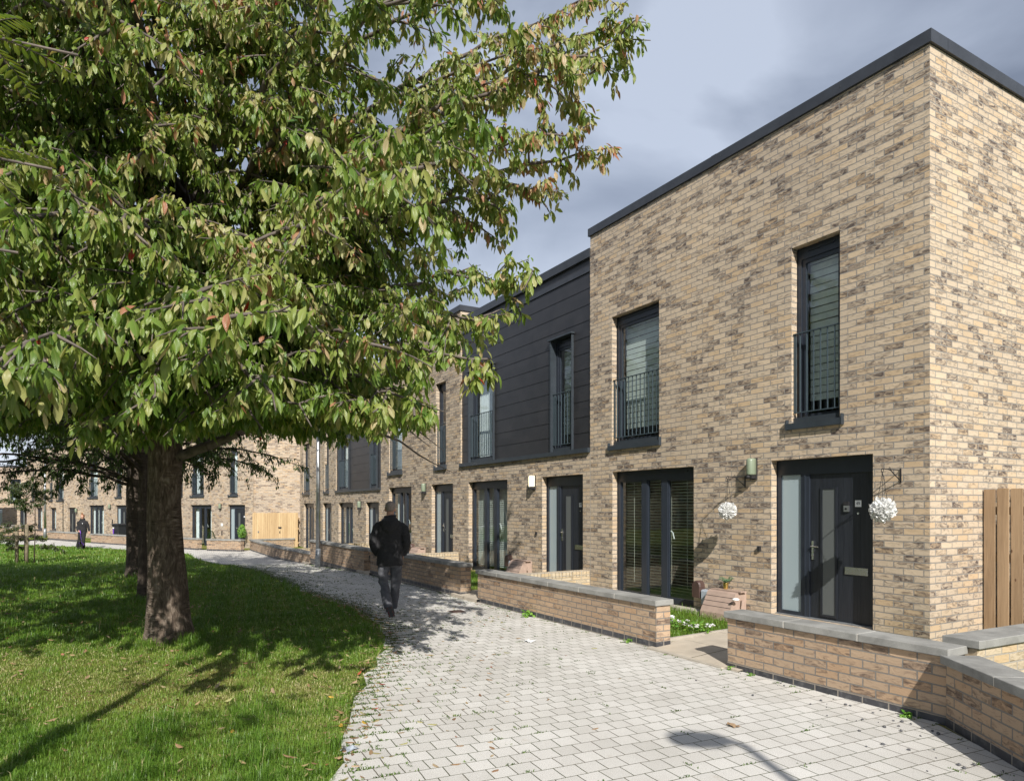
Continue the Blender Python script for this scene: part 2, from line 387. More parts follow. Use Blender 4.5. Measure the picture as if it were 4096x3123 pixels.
def paver_mat():
    m, t, b = mat('pale_grey_block_paving')
    uvn = N(t, 'ShaderNodeUVMap'); mpn = N(t, 'ShaderNodeMapping'); L(t, uvn.outputs[0], mpn.inputs[0])
    mpn.inputs['Rotation'].default_value = (0, 0, R(-25))
    wob = noise(t, 1.2, 2, .5, mpn.outputs[0])
    sub = N(t, 'ShaderNodeVectorMath'); sub.operation = 'SUBTRACT'; L(t, wob.outputs['Color'], sub.inputs[0]); sub.inputs[1].default_value = (.5, .5, .5)
    scn = N(t, 'ShaderNodeVectorMath'); scn.operation = 'SCALE'; L(t, sub.outputs[0], scn.inputs[0]); scn.inputs['Scale'].default_value = .05
    add = N(t, 'ShaderNodeVectorMath'); add.operation = 'ADD'; L(t, mpn.outputs[0], add.inputs[0]); L(t, scn.outputs[0], add.inputs[1])
    k = N(t, 'ShaderNodeTexBrick'); L(t, add.outputs[0], k.inputs['Vector']); k.inputs['Scale'].default_value = 1
    k.inputs['Brick Width'].default_value = .158; k.inputs['Row Height'].default_value = .158; k.inputs['Mortar Size'].default_value = .0038
    k.inputs['Mortar Smooth'].default_value = .4
    k.inputs['Color1'].default_value = (.50, .485, .455, 1); k.inputs['Color2'].default_value = (.585, .57, .54, 1)
    jn = noise(t, 1.7, 4, .6, mpn.outputs[0]); jc = ramp(t, [(.40, (.125, .105, .075)), (.55, (.065, .075, .028))]); L(t, jn.outputs['Fac'], jc.inputs[0])
    L(t, jc.outputs[0], k.inputs['Mortar'])
    # joint darkness only where grit has settled
    sp = noise(t, 210, 2, .75, uvn.outputs[0]); spr = ramp(t, [(.34, (.45, .43, .40)), (.48, (1, 1, 1)), (.66, (1.15, 1.15, 1.15))]); L(t, sp.outputs['Fac'], spr.inputs[0])
    big = noise(t, .8, 5, .6, uvn.outputs[0]); bgr = ramp(t, [(.3, (.86, .85, .83)), (.7, (1.07, 1.07, 1.07))]); L(t, big.outputs['Fac'], bgr.inputs[0])
    col = mixc(t, 1, mixc(t, .85, k.outputs['Color'], spr.outputs[0], 'MULTIPLY'), bgr.outputs[0], 'MULTIPLY')
    stn = noise(t, 4.5, 3, .5, uvn.outputs[0]); stc = ramp(t, [(.66, (1, 1, 1)), (.78, (.86, .82, .77))]); L(t, stn.outputs['Fac'], stc.inputs[0])
    col = mixc(t, 1, col, stc.outputs[0], 'MULTIPLY')
    L(t, col, b.inputs['Base Color']); b.inputs['Roughness'].default_value = .85
    h = mmath(t, 'ADD', mmath(t, 'MULTIPLY', k.outputs['Fac'], -1.0), mmath(t, 'MULTIPLY', sp.outputs['Fac'], .25))
    bump(t, b, h, .9, .006)
    return m
M['paver'] = paver_mat()
def lawn_mat():
    m, t, b = mat('lawn_turf')
    tcn = N(t, 'ShaderNodeTexCoord'); o = tcn.outputs['Object']
    a = noise(t, .55, 5, .6, o); f = noise(t, 38, 4, .7, o); g = noise(t, 5, 4, .6, o)
    c = ramp(t, [(.32, (.06, .115, .015)), (.48, (.11, .155, .03)), (.60, (.21, .19, .075))]); L(t, a.outputs['Fac'], c.inputs[0])
    c2 = ramp(t, [(.3, (.45, .5, .4)), (.7, (1.45, 1.4, 1.2))]); L(t, f.outputs['Fac'], c2.inputs[0])
    c3 = ramp(t, [(.3, (.75, .8, .7)), (.7, (1.2, 1.15, 1.1))]); L(t, g.outputs['Fac'], c3.inputs[0])
    col = mixc(t, 1, mixc(t, 1, c.outputs[0], c2.outputs[0], 'MULTIPLY'), c3.outputs[0], 'MULTIPLY')
    L(t, col, b.inputs['Base Color']); b.inputs['Roughness'].default_value = .95; b.inputs['Specular IOR Level'].default_value = .1
    bump(t, b, f.outputs['Fac'], .9, .03)
    return m
M['lawn'] = lawn_mat()
def leaf_mat(name, stops, trans=.33, rough=.36, vein=True, tc=(1.5, 1.6, .6)):
    m, t, b = mat(name)
    at = N(t, 'ShaderNodeAttribute'); at.attribute_name = 'tint'
    c = ramp(t, stops); L(t, at.outputs['Fac'], c.inputs[0])
    col = c.outputs[0]
    if vein:
        uvn = N(t, 'ShaderNodeUVMap'); sx = N(t, 'ShaderNodeSeparateXYZ'); L(t, uvn.outputs[0], sx.inputs[0])
        ab = mmath(t, 'ABSOLUTE', sx.outputs['X'])
        w = mmath(t, 'SINE', mmath(t, 'MULTIPLY', mmath(t, 'SUBTRACT', sx.outputs['Y'], mmath(t, 'MULTIPLY', ab, .22)), 62.0))
        bump(t, b, w, .35, .002)
        rim = mmath(t, 'LESS_THAN', ab, .09)
        col = mixc(t, mmath(t, 'MULTIPLY', rim, .35), col, (.25, .27, .10))
    L(t, col, b.inputs['Base Color']); b.inputs['Roughness'].default_value = rough
    tr = N(t, 'ShaderNodeBsdfTranslucent'); L(t, mixc(t, 1, col, tc, 'MULTIPLY'), tr.inputs['Color'])
    mx = N(t, 'ShaderNodeMixShader'); mx.inputs[0].default_value = trans
    L(t, b.outputs[0], mx.inputs[1]); L(t, tr.outputs[0], mx.inputs[2]); L(t, mx.outputs[0], t.nodes['Material Output'].inputs['Surface'])
    return m
M['leaf'] = leaf_mat('cherry_leaf', [(0, (.06, .125, .014)), (.35, (.135, .21, .03)), (.60, (.245, .28, .07)), (.78, (.37, .33, .155)), (.91, (.42, .29, .17)), (.98, (.34, .13, .07)), (1, (.40, .03, .02))])
M['leaf_shaded'] = leaf_mat('shaded_cherry_leaf', [(0, (.035, .075, .012)), (.6, (.07, .12, .022)), (1, (.14, .15, .05))], .3)  # darker cherry leaf: the shade on the rear crowns is put into its colour
M['leaf_rowan'] = leaf_mat('rowan_leaflet', [(0, (.09, .14, .02)), (1, (.19, .21, .04))], .3)
M['leaf_sap'] = leaf_mat('sapling_leaf', [(0, (.035, .06, .012)), (1, (.09, .12, .03))], .3, vein=False)
M['grass'] = leaf_mat('grass_blade', [(0, (.08, .175, .016)), (.40, (.155, .265, .034)), (.68, (.23, .29, .06)), (.85, (.36, .34, .14)), (1, (.50, .43, .25))], .3, .42, False)
M['fallen'] = leaf_mat('fallen_leaf', [(0, (.32, .31, .13)), (.3, (.33, .22, .12)), (.6, (.20, .11, .06)), (.88, (.40, .32, .20)), (.98, (.33, .07, .04)), (1, (.55, .40, .05))], .1, .6, False)
M['petal'] = leaf_mat('white_petal', [(0, (.80, .80, .78)), (1, (.90, .90, .89))], .35, .6, False, (1, 1, 1))
M['green_leaf'] = leaf_mat('bright_green_leaf', [(0, (.07, .20, .02)), (1, (.22, .38, .06))], .3, .5, False)
M['box_leaf'] = leaf_mat('topiary_leaf', [(0, (.015, .05, .012)), (1, (.04, .11, .03))], .2, .5, False)
def bark_mat(name, lo, mid, hi):
    m, t, b = mat(name)
    tcn = N(t, 'ShaderNodeTexCoord'); o = tcn.outputs['Object']
    ms = N(t, 'ShaderNodeMapping'); ms.inputs['Scale'].default_value = (1, 1, .28); L(t, o, ms.inputs[0])
    v = noise(t, 22, 6, .65, ms.outputs[0], 1.0)
    mh = N(t, 'ShaderNodeMapping'); mh.inputs['Scale'].default_value = (1, 1, 7); L(t, o, mh.inputs[0])
    h = noise(t, 7, 4, .6, mh.outputs[0], .4)
    p = noise(t, 2.4, 4, .6, o)
    hv = ramp(t, [(.45, (0, 0, 0)), (.6, (1, 1, 1))]); L(t, p.outputs['Fac'], hv.inputs[0])
    fac = mixc(t, hv.outputs[0], v.outputs['Fac'], h.outputs['Fac'])
    c = ramp(t, [(.30, lo), (.52, mid), (.72, hi)]); L(t, fac, c.inputs[0])
    L(t, c.outputs[0], b.inputs['Base Color']); b.inputs['Roughness'].default_value = .9; b.inputs['Specular IOR Level'].default_value = .2
    bump(t, b, fac, 1.0, .03)
    return m
M['bark'] = bark_mat('cherry_bark', (.035, .026, .02), (.12, .092, .070), (.30, .25, .20))
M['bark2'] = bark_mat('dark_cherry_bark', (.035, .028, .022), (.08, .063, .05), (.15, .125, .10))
M['twig'] = plain('twig_bark', (.105, .085, .072), .8, 0, .6, 9)
def wood_mat(name, a, c2, knot):
    m, t, b = mat(name)
    tcn = N(t, 'ShaderNodeTexCoord'); o = tcn.outputs['Object']
    ms = N(t, 'ShaderNodeMapping'); ms.inputs['Scale'].default_value = (1, 1, .05); L(t, o, ms.inputs[0])
    v = noise(t, 55, 4, .6, ms.outputs[0], .8); l = noise(t, 6.5, 1, .5, ms.outputs[0])
    c = ramp(t, [(.35, a), (.65, c2)]); L(t, mixc(t, .5, v.outputs['Fac'], l.outputs['Fac']), c.inputs[0])
    vo = N(t, 'ShaderNodeTexVoronoi'); vo.inputs['Scale'].default_value = 3.4; mk = N(t, 'ShaderNodeMapping'); mk.inputs['Scale'].default_value = (2.2, 2.2, 1); L(t, o, mk.inputs[0]); L(t, mk.outputs[0], vo.inputs['Vector'])
    kr = ramp(t, [(.05, (1, 1, 1)), (.09, (0, 0, 0))]); L(t, vo.outputs['Distance'], kr.inputs[0])
    L(t, mixc(t, kr.outputs[0], c.outputs[0], knot), b.inputs['Base Color']); b.inputs['Roughness'].default_value = .75
    bump(t, b, v.outputs['Fac'], .3, .003)
    return m
M['wood'] = wood_mat('brown_treated_timber', (.23, .15, .085), (.40, .275, .165), (.12, .06, .03))
M['wood_far'] = wood_mat('pale_timber_boards', (.36, .24, .12), (.52, .38, .21), (.3, .16, .06))
def glass_mat(name, tint, refl=1.0, frosted=False):
    m, t, b = mat(name); t.nodes.remove(b)
    out = t.nodes['Material Output']
    gl = N(t, 'ShaderNodeBsdfGlossy'); gl.inputs['Roughness'].default_value = .0 if not frosted else .18; gl.inputs['Color'].default_value = (.9, .95, 1, 1)
    if frosted:
        base = N(t, 'ShaderNodeBsdfPrincipled'); base.inputs['Base Color'].default_value = (*tint, 1); base.inputs['Roughness'].default_value = .35
        L(t, base.outputs[0], out.inputs['Surface']); return m
    tr = N(t, 'ShaderNodeBsdfTransparent'); tr.inputs['Color'].default_value = (*tint, 1)
    lw = N(t, 'ShaderNodeLayerWeight'); lw.inputs['Blend'].default_value = .5
    fac = mmath(t, 'ADD', .085*refl, mmath(t, 'MULTIPLY', mmath(t, 'POWER', lw.outputs['Facing'], 4.0), .9), True)
    tcn = N(t, 'ShaderNodeTexCoord'); wv = noise(t, 1.3, 2, .5, tcn.outputs['Object'])
    bn = N(t, 'ShaderNodeBump'); bn.inputs['Strength'].default_value = .10; bn.inputs['Distance'].default_value = .03; L(t, wv.outputs['Fac'], bn.inputs['Height']); L(t, bn.outputs[0], gl.inputs['Normal'])
    mx = N(t, 'ShaderNodeMixShader'); L(t, fac, mx.inputs[0]); L(t, tr.outputs[0], mx.inputs[1]); L(t, gl.outputs[0], mx.inputs[2])
    L(t, mx.outputs[0], out.inputs['Surface'])
    return m
M['glass'] = glass_mat('window_glass', (.80, .86, .85))
M['frost'] = glass_mat('frosted_glass', (.30, .37, .40), frosted=True)
M['frost_dark'] = glass_mat('frosted_door_glass', (.10, .11, .11), frosted=True)
def door_mat():
    m, t, b = mat('black_woodgrain_door')
    tcn = N(t, 'ShaderNodeTexCoord'); ms = N(t, 'ShaderNodeMapping'); ms.inputs['Scale'].default_value = (1, 1, .04); L(t, tcn.outputs['Object'], ms.inputs[0])
    n = noise(t, 60, 4, .6, ms.outputs[0], .5); c = ramp(t, [(.3, (.010, .012, .017)), (.7, (.022, .026, .034))]); L(t, n.outputs['Fac'], c.inputs[0])
    L(t, c.outputs[0], b.inputs['Base Color']); b.inputs['Roughness'].default_value = .42; bump(t, b, n.outputs['Fac'], .3, .002)
    return m
M['door'] = door_mat()
M['lampglass'] = glass_mat('lamp_cover', (.20, .24, .17), frosted=True)
def lamp_lit():
    m, t, b = mat('lit_lamp_cover'); b.inputs['Base Color'].default_value = (.7, .65, .5, 1)
    b.inputs['Emission Color'].default_value = (1, .86, .55, 1); b.inputs['Emission Strength'].default_value = 1.0
    return m
M['lamp_on'] = lamp_lit()
M['jacket'] = plain('black_fleece', (.019, .019, .021), .9, 0, .3, 30, .3)
M['jacket2'] = plain('dark_grey_fleece_panel', (.022, .022, .025), .9, 0, .2, 30, .3)
M['jeans'] = plain('faded_grey_jeans', (.085, .088, .10), .9, 0, .45, 7, .4)
M['skin'] = plain('skin', (.48, .27, .19), .55, 0, .12, 12)
M['hair_grey'] = plain('cropped_grey_hair', (.24, .20, .175), .8, 0, .35, 60)
M['hair_red'] = plain('auburn_hair', (.20, .085, .035), .6, 0, .3, 40)
M['hoodie'] = plain('black_cotton', (.013, .013, .015), .9, 0, .3, 20, .3)
M['shoe'] = plain('dark_shoe', (.022, .022, .025), .6)
M['shoe_red'] = plain('red_sole_trim', (.42, .04, .03), .6)
M['fur'] = plain('black_dog_fur', (.012, .011, .010), .8, 0, .4, 40, .5)
M['sole'] = plain('grey_rubber_sole', (.06, .06, .062), .7)

# ------------------------------------------------------------------ ground, path
def strips(name, ys, xl, xr, dz, material, nx=1, kind='structure', label=None):
    v = []; f = []
    for y in ys:
        a, b = xl(y), xr(y)
        for k in range(nx+1): v.append((a+(b-a)*k/nx, y, gz(y)+dz))
    for j in range(len(ys)-1):
        for k in range(nx):
            i = j*(nx+1)+k; f.append((i, i+1, i+nx+2, i+nx+1))
    me = bpy.data.meshes.new(name); me.from_pydata(v, [], f); me.update(); box_uv(me)
    o = link(name, me, material); tag(o, kind=kind)
    return o
KY = sorted(set([-30, -20, -10] + [k[0] for k in GK] + [100, 300]))
strips('ground', KY, lambda y: -600, lambda y: 600, 0.0, M['lawn'], 4)
EDGE = [(-30, -.4), (0, -.72), (4.12, -1.08), (4.76, -1.19), (5.93, -1.38), (6.95, -1.47), (7.6, -1.48), (8.4, -1.56), (9.01, -1.70), (9.74, -1.93), (11.07, -2.58), (12.18, -3.33), (13.7, -4.31), (15.36, -5.24), (19.08, -7.55), (25.0, -11.44), (28.66, -13.59), (30.8, -16.81), (33.28, -20.43), (36.65, -27.5), (42, -41), (50, -62)]
def edge_x(y): return float(np.interp(y, [k[0] for k in EDGE], [k[1] for k in EDGE]))
def right_x(y):
    if y < 5.2: return 3.22
    if y < 27: return 2.62 - (y-6.299)*.5817 + .02
    if y < 31.2: return np.interp(y, [27, 31.2], [-9.4, -11.9])
    return min(-11.9, -18.73 + (34.34-y)/.577*.817 + .1) if y > 31.2 else -12
ys = sorted(set(list(np.arange(-8, 5.19, .4)) + [5.19, 5.2] + list(np.arange(5.5, 27, .4)) + [26.99, 27.0] + list(np.arange(27.4, 31.2, .3)) + [31.2] + list(np.arange(31.6, 46, .4)) + [14, 17.5, 22, 26, 38, 45]))
def wav(y): return edge_x(y) + .03*math.sin(y*7.3) + .02*math.sin(y*17.1) + (.03 if int(y*2.7) % 2 else 0)
strips('footpath', ys, wav, right_x, .008, M['paver'])
# far verge and road behind the distant walls
def poly_sheet(name, pts, z, material):
    me = bpy.data.meshes.new(name); me.from_pydata([(x, y, z) for x, y in pts], [], [list(range(len(pts)))]); me.update(); box_uv(me)
    o = link(name, me, material); tag(o, kind='structure'); return o
poly_sheet('grass_verge', [(-27.9, 39.5), (-27.3, 41.0), (-31.5, 42.9), (-58, 55), (-60, 50)], -.188, M['lawn'])
poly_sheet('far_pavement', [(-31.6, 43.0), (-30, 48), (-40, 62), (-90, 80), (-90, 62), (-58, 54)], -.184, M['redpave'])

# front gardens of the near terrace: sloping from the boundary wall line up to the house
def garden(t0, t1, z_w, z_h, material, name, w0=2.02, dz=0):
    mb = MB(); n = 6
    for k in range(n):
        o0, o1 = w0*(1-k/n), w0*(1-(k+1)/n)
        z0, z1 = z_w+(z_h-z_w)*k/n+dz, z_w+(z_h-z_w)*(k+1)/n+dz
        a, b_, c, d_ = RP(t1, o0), RP(t0, o0), RP(t0, o1), RP(t1, o1)
        mb.face([(*a, z0), (*b_, z0), (*c, z1), (*d_, z1)])
    return tag(mb.build(name, material), kind='structure')
garden(-1.3, .59, .075, .115, M['lawn'], 'garden_ground')
garden(1.96, 5.93, .075, .115, M['lawn'], 'garden_ground')
garden(7.36, 11.5, .09, .13, M['lawn'], 'garden_ground')
garden(13.06, 17.6, .07, .12, M['lawn'], 'garden_ground')
garden(17.95, 23.2, -.16, -.13, M['lawn'], 'garden_ground')
garden(23.3, 29.2, -.27, -.2, M['lawn'], 'garden_ground')
# paved garden paths to each door (individual slabs with joints)
def slab_path(t0, t1, z_w, z_h, w_out=2.3):
    mb = MB(); n = 4; g = .006
    for k in range(n):
        o0, o1 = w_out*(1-k/n), w_out*(1-(k+1)/n)
        z0, z1 = z_w+(z_h-z_w)*k/n, z_w+(z_h-z_w)*(k+1)/n
        tm = (t0+t1)/2
        for a, b_ in ((t0, tm-g), (tm+g, t1)):
            A, B, C, D_ = RP(b_, o0-g), RP(a, o0-g), RP(a, o1+g), RP(b_, o1+g)
            mb.face([(*A, z0), (*B, z0), (*C, z1), (*D_, z1)])
            mb.face([(*B, z0), (*A, z0), (*A, z0-.06), (*B, z0-.06)])
    return tag(mb.build('garden_path', M['slab']), kind='structure')
slab_path(.60, 1.95, .055, .195)
slab_path(6.30, 7.35, .095, .215)
slab_path(12.02, 13.05, .075, .20)
slab_path(17.95, 18.9, -.10, -.06)
def kerb_line(pts, w=.05, h=.03, name='edging_kerb'):
    mb = MB()
    for (a, b_) in zip(pts[:-1], pts[1:]):
        A, B = Vector(a), Vector(b_); d = (B-A); l = d.length; n = max(1, int(l/.9))
        for k in range(n):
            p = A+d*((k+.5)/n); mb.hbox(p, d, Vector((-d.y, d.x, 0)), (0, 0, 1), l/n/2-.003, w/2, h)
    return tag(mb.build(name, M['kerb']), kind='structure')
a = RP(1.99, 2.0); b_ = RP(1.99, .05)
kerb_line([(*a, .085), (*b_, .12)])
a = RP(2.0, .16); b_ = RP(5.85, .16)
kerb_line([(*a, .12), (*b_, .12)], .22, .03, 'concrete_strip')
a = RP(.8, 2.30); b_ = RP(1.93, 2.30)
kerb_line([(*a, .022), (*b_, .03)], .06, .03)

# ------------------------------------------------------------------ houses
def panel_wall(mb, W, zr, openings, y=0.0, x0=0.0, reveal=.11, zlo=None):
    """brick sheet with real holes; reveals run back to the frames"""
    z0, z1 = zr
    xs = sorted(set([x0, W] + [v for o in openings for v in (o[0], o[1]) if x0 < v < W]))
    zs = sorted(set([z0, z1] + [v for o in openings for v in (o[2], o[3]) if z0 < v < z1]))
    for i in range(len(xs)-1):
        for j in range(len(zs)-1):
            cx_, cz_ = (xs[i]+xs[i+1])/2, (zs[j]+zs[j+1])/2
            if any(o[0] < cx_ < o[1] and o[2] < cz_ < o[3] for o in openings): continue
            mb.face([(xs[i], y, zs[j]), (xs[i+1], y, zs[j]), (xs[i+1], y, zs[j+1]), (xs[i], y, zs[j+1])])
    for (a, b_, c, d_) in openings:
        c = max(c, z0); d_ = min(d_, z1)
        mb.face([(a, y, c), (a, y, d_), (a, y+reveal, d_), (a, y+reveal, c)])
        mb.face([(b_, y, c), (b_, y+reveal, c), (b_, y+reveal, d_), (b_, y, d_)])
        mb.face([(a, y, d_), (b_, y, d_), (b_, y+reveal, d_), (a, y+reveal, d_)])
        mb.face([(a, y, c), (a, y+reveal, c), (b_, y+reveal, c), (b_, y, c)])
def slats(mb, x0, x1, z0, z1, y, pitch, tilt, wid, thick=.0015):
    z = z1
    while z > z0:
        c, s = math.cos(tilt)*wid/2, math.sin(tilt)*wid/2
        mb.face([(x0, y-c, z-s), (x1, y-c, z-s), (x1, y+c, z+s), (x0, y+c, z+s)])
        z -= pitch
def window_unit(par, kind, x0, x1, z0, z1, y, cover, outer=True):
    """frame mesh with panes, cover, railing and sill as its own pieces"""
    f = MB(); fw, fd = .055, .075; yf = y+.012
    def fr(a, b_, c, d_, w=fw, yy=yf, dep=fd):
        f.box(a, a+w, yy, yy+dep, c, d_); f.box(b_-w, b_, yy, yy+dep, c, d_)
        f.box(a+w, b_-w, yy+.001, yy+dep-.001, d_-w, d_); f.box(a+w, b_-w, yy+.001, yy+dep-.001, c, c+w)
    panes = []
    if kind == 'french':
        wI = x1-x0; top = .10
        f.box(x0, x1, yf+.004, yf+fd, z1-top, z1)
        f.box(x0+.2, x1-.25, yf-.012, yf+.006, z1-.07, z1-.05)
        c = [x0, x0+.36*wI, x0+.60*wI, x1]
        fr(x0, c[1], z0, z1-top, .075); fr(c[1], c[2], z0, z1-top, .06); fr(c[2], x1, z0, z1-top, .085)
        for k, w in ((0, .075), (1, .06), (2, .085)):
            fr(c[k]+w-.012, c[k+1]-w+.012, z0+w-.012, z1-top-w+.012, .03, yf+.016, .04)
            panes.append((c[k]+w+.01, c[k+1]-w-.01, z0+w+.01, z1-top-w-.01))
    elif kind == 'juliet':
        top = .09
        f.box(x0, x1, yf+.004, yf+fd, z1-top, z1)
        f.box(x0+.15, x1-.15, yf-.010, yf+.006, z1-.065, z1-.045)
        fr(x0, x1, z0, z1-top, .06); fr(x0+.055, x1-.055, z0+.055, z1-top-.055, .06, yf+.015, .05)
        panes.append((x0+.105, x1-.105, z0+.105, z1-top-.105))
    else:
        fr(x0, x1, z0, z1, .06); fr(x0+.055, x1-.055, z0+.055, z1-.055, .045, yf+.015, .05); panes.append((x0+.09, x1-.09, z0+.09, z1-.09))
    w = f.build('window', M['frame'], par)
    p = MB()
    for (a, b_, c, d_) in panes: p.face([(a, y+.045, c), (b_, y+.045, c), (b_, y+.045, d_), (a, y+.045, d_)])
    if len(panes) == 1: p.build('pane', M['glass'], w)
    else:
        for (a, b_, c, d_) in panes: MB().face([(a, y+.045, c), (b_, y+.045, c), (b_, y+.045, d_), (a, y+.045, d_)]).build('pane', M['glass'], w)
    if cover == 'venetian':
        s = MB(); slats(s, x0+.06, x1-.05, z0+.15, z1-.14, y+.17, .050, R(-28), .050)
        for xx in (.15, .35, .62, .80):
            s.box(x0+(x1-x0)*xx, x0+(x1-x0)*xx+.010, y+.142, y+.144, z0+.25, z1-.14)
        s.build('blind', M['blind_wood'], w)
    elif cover == 'venetian_closed':
        s = MB(); slats(s, x0+.05, x1-.05, z0+.15, z1-.14, y+.15, .045, R(62), .048)
        s.build('blind', M['blind'], w)
    elif cover == 'roller':
        s = MB(); z = z1-.12; k = 0
        while z > z0+(z1-z0)*.16:
            s.box(x0+.09, x1-.09, y+.15+(k % 2)*.006, y+.153+(k % 2)*.006, z-.083, z); z -= .094; k += 1
        s.build('blind', M['blind'], w)
    elif cover == 'curtain':
        s = MB(); n = 14
        for (a, b_) in ((x0+.08, x0+.08+(x1-x0)*.26), (x1-.08-(x1-x0)*.22, x1-.08)):
            for k in range(n):
                u0, u1 = a+(b_-a)*k/n, a+(b_-a)*(k+1)/n
                y0_, y1_ = y+.17+(.03 if k % 2 else 0), y+.17+(0 if k % 2 else .03)
                s.face([(u0, y0_, z0+.1), (u1, y1_, z0+.1), (u1, y1_, z1-.1), (u0, y0_, z1-.1)])
        s.build('curtain', M['curtain'], w)
    elif cover == 'net':
        s = MB(); n = int((x1-x0)/.05)
        for k in range(n):
            u0, u1 = x0+.07+(x1-x0-.14)*k/n, x0+.07+(x1-x0-.14)*(k+1)/n
            y0_, y1_ = y+.16+(.025 if k % 2 else 0), y+.16+(0 if k % 2 else .025)
            s.face([(u0, y0_, z0+.1), (u1, y1_, z0+.1), (u1, y1_, z1-.1), (u0, y0_, z1-.1)])
        s.build('curtain', M['curtain'], w)
    if kind == 'french':
        h = MB(); hx = x0+.60*(x1-x0)+.10; hz = z0+1.05
        h.tube([(hx, y+.075, hz+.13), (hx+.035, y+.085, hz+.10), (hx+.065, y+.085, hz)], .010, 6)
        h.build('handle', M['white'], w)
    if kind == 'juliet':
        r = MB(); yr = y-.085; rz1 = z0+1.17; rz0 = z0+.13
        r.box(x0+.005, x1-.005, yr, yr+.035, rz1-.012, rz1)
        r.box(x0+.012, x1-.012, yr+.004, yr+.03, rz0, rz0+.012)
        r.box(x0+.006, x0+.046, yr+.012, yr+.022, rz0, rz1-.01); r.box(x1-.046, x1-.006, yr+.012, yr+.022, rz0, rz1-.01)
        n = max(5, int(round((x1-x0)/.098)))
        for k in range(1, n):
            xx = x0+(x1-x0)*k/n
            r.box(xx-.006, xx+.006, yr+.010, yr+.024, rz0+.01, rz1-.010)
        r.build('railing', M['rail'], w)
        s = MB()
        s.box(x0+.003, x1-.003, y-.075, y+.05, z0-.002, z0+.07)
        if outer: s.box(x0-.05, x1+.05, -.052, -.002, z0-.085, z0-.005); s.face([(x0-.05, -.052, z0-.005), (x1+.05, -.052, z0-.005), (x1+.05, y, z0+.004), (x0-.05, y, z0+.004)])
        if outer: s.box(x0-.054, x0-.042, -.056, -.001, z0-.09, z0+.045); s.box(x1+.042, x1+.054, -.056, -.001, z0-.09, z0+.045)
        s.build('sill', M['metal'], w)
    elif kind == 'french':
        s = MB(); s.box(x0-.0, x1+.0, -.015, y+.014, z0-.07, z0-.005); s.build('sill', M['metal'], w)
    else:
        s = MB(); s.box(x0-.03, x1+.03, -.035, y+.014, z0-.07, z0-.002); s.build('sill', M['metal'], w)
    return w
def text_mesh(body, size, name, material, parent, loc, rot):
    cu = bpy.data.curves.new(name, 'FONT'); cu.body = body; cu.size = size; cu.align_x = 'CENTER'; cu.align_y = 'CENTER'; cu.extrude = .0006
    o = bpy.data.objects.new(name, cu); COL.objects.link(o)
    dg = bpy.context.evaluated_depsgraph_get(); me = bpy.data.meshes.new_from_object(o.evaluated_get(dg))
    bpy.data.objects.remove(o); bpy.data.curves.remove(cu)
    q = link(name, me, material, parent); q.location = loc; q.rotation_euler = rot
    return q
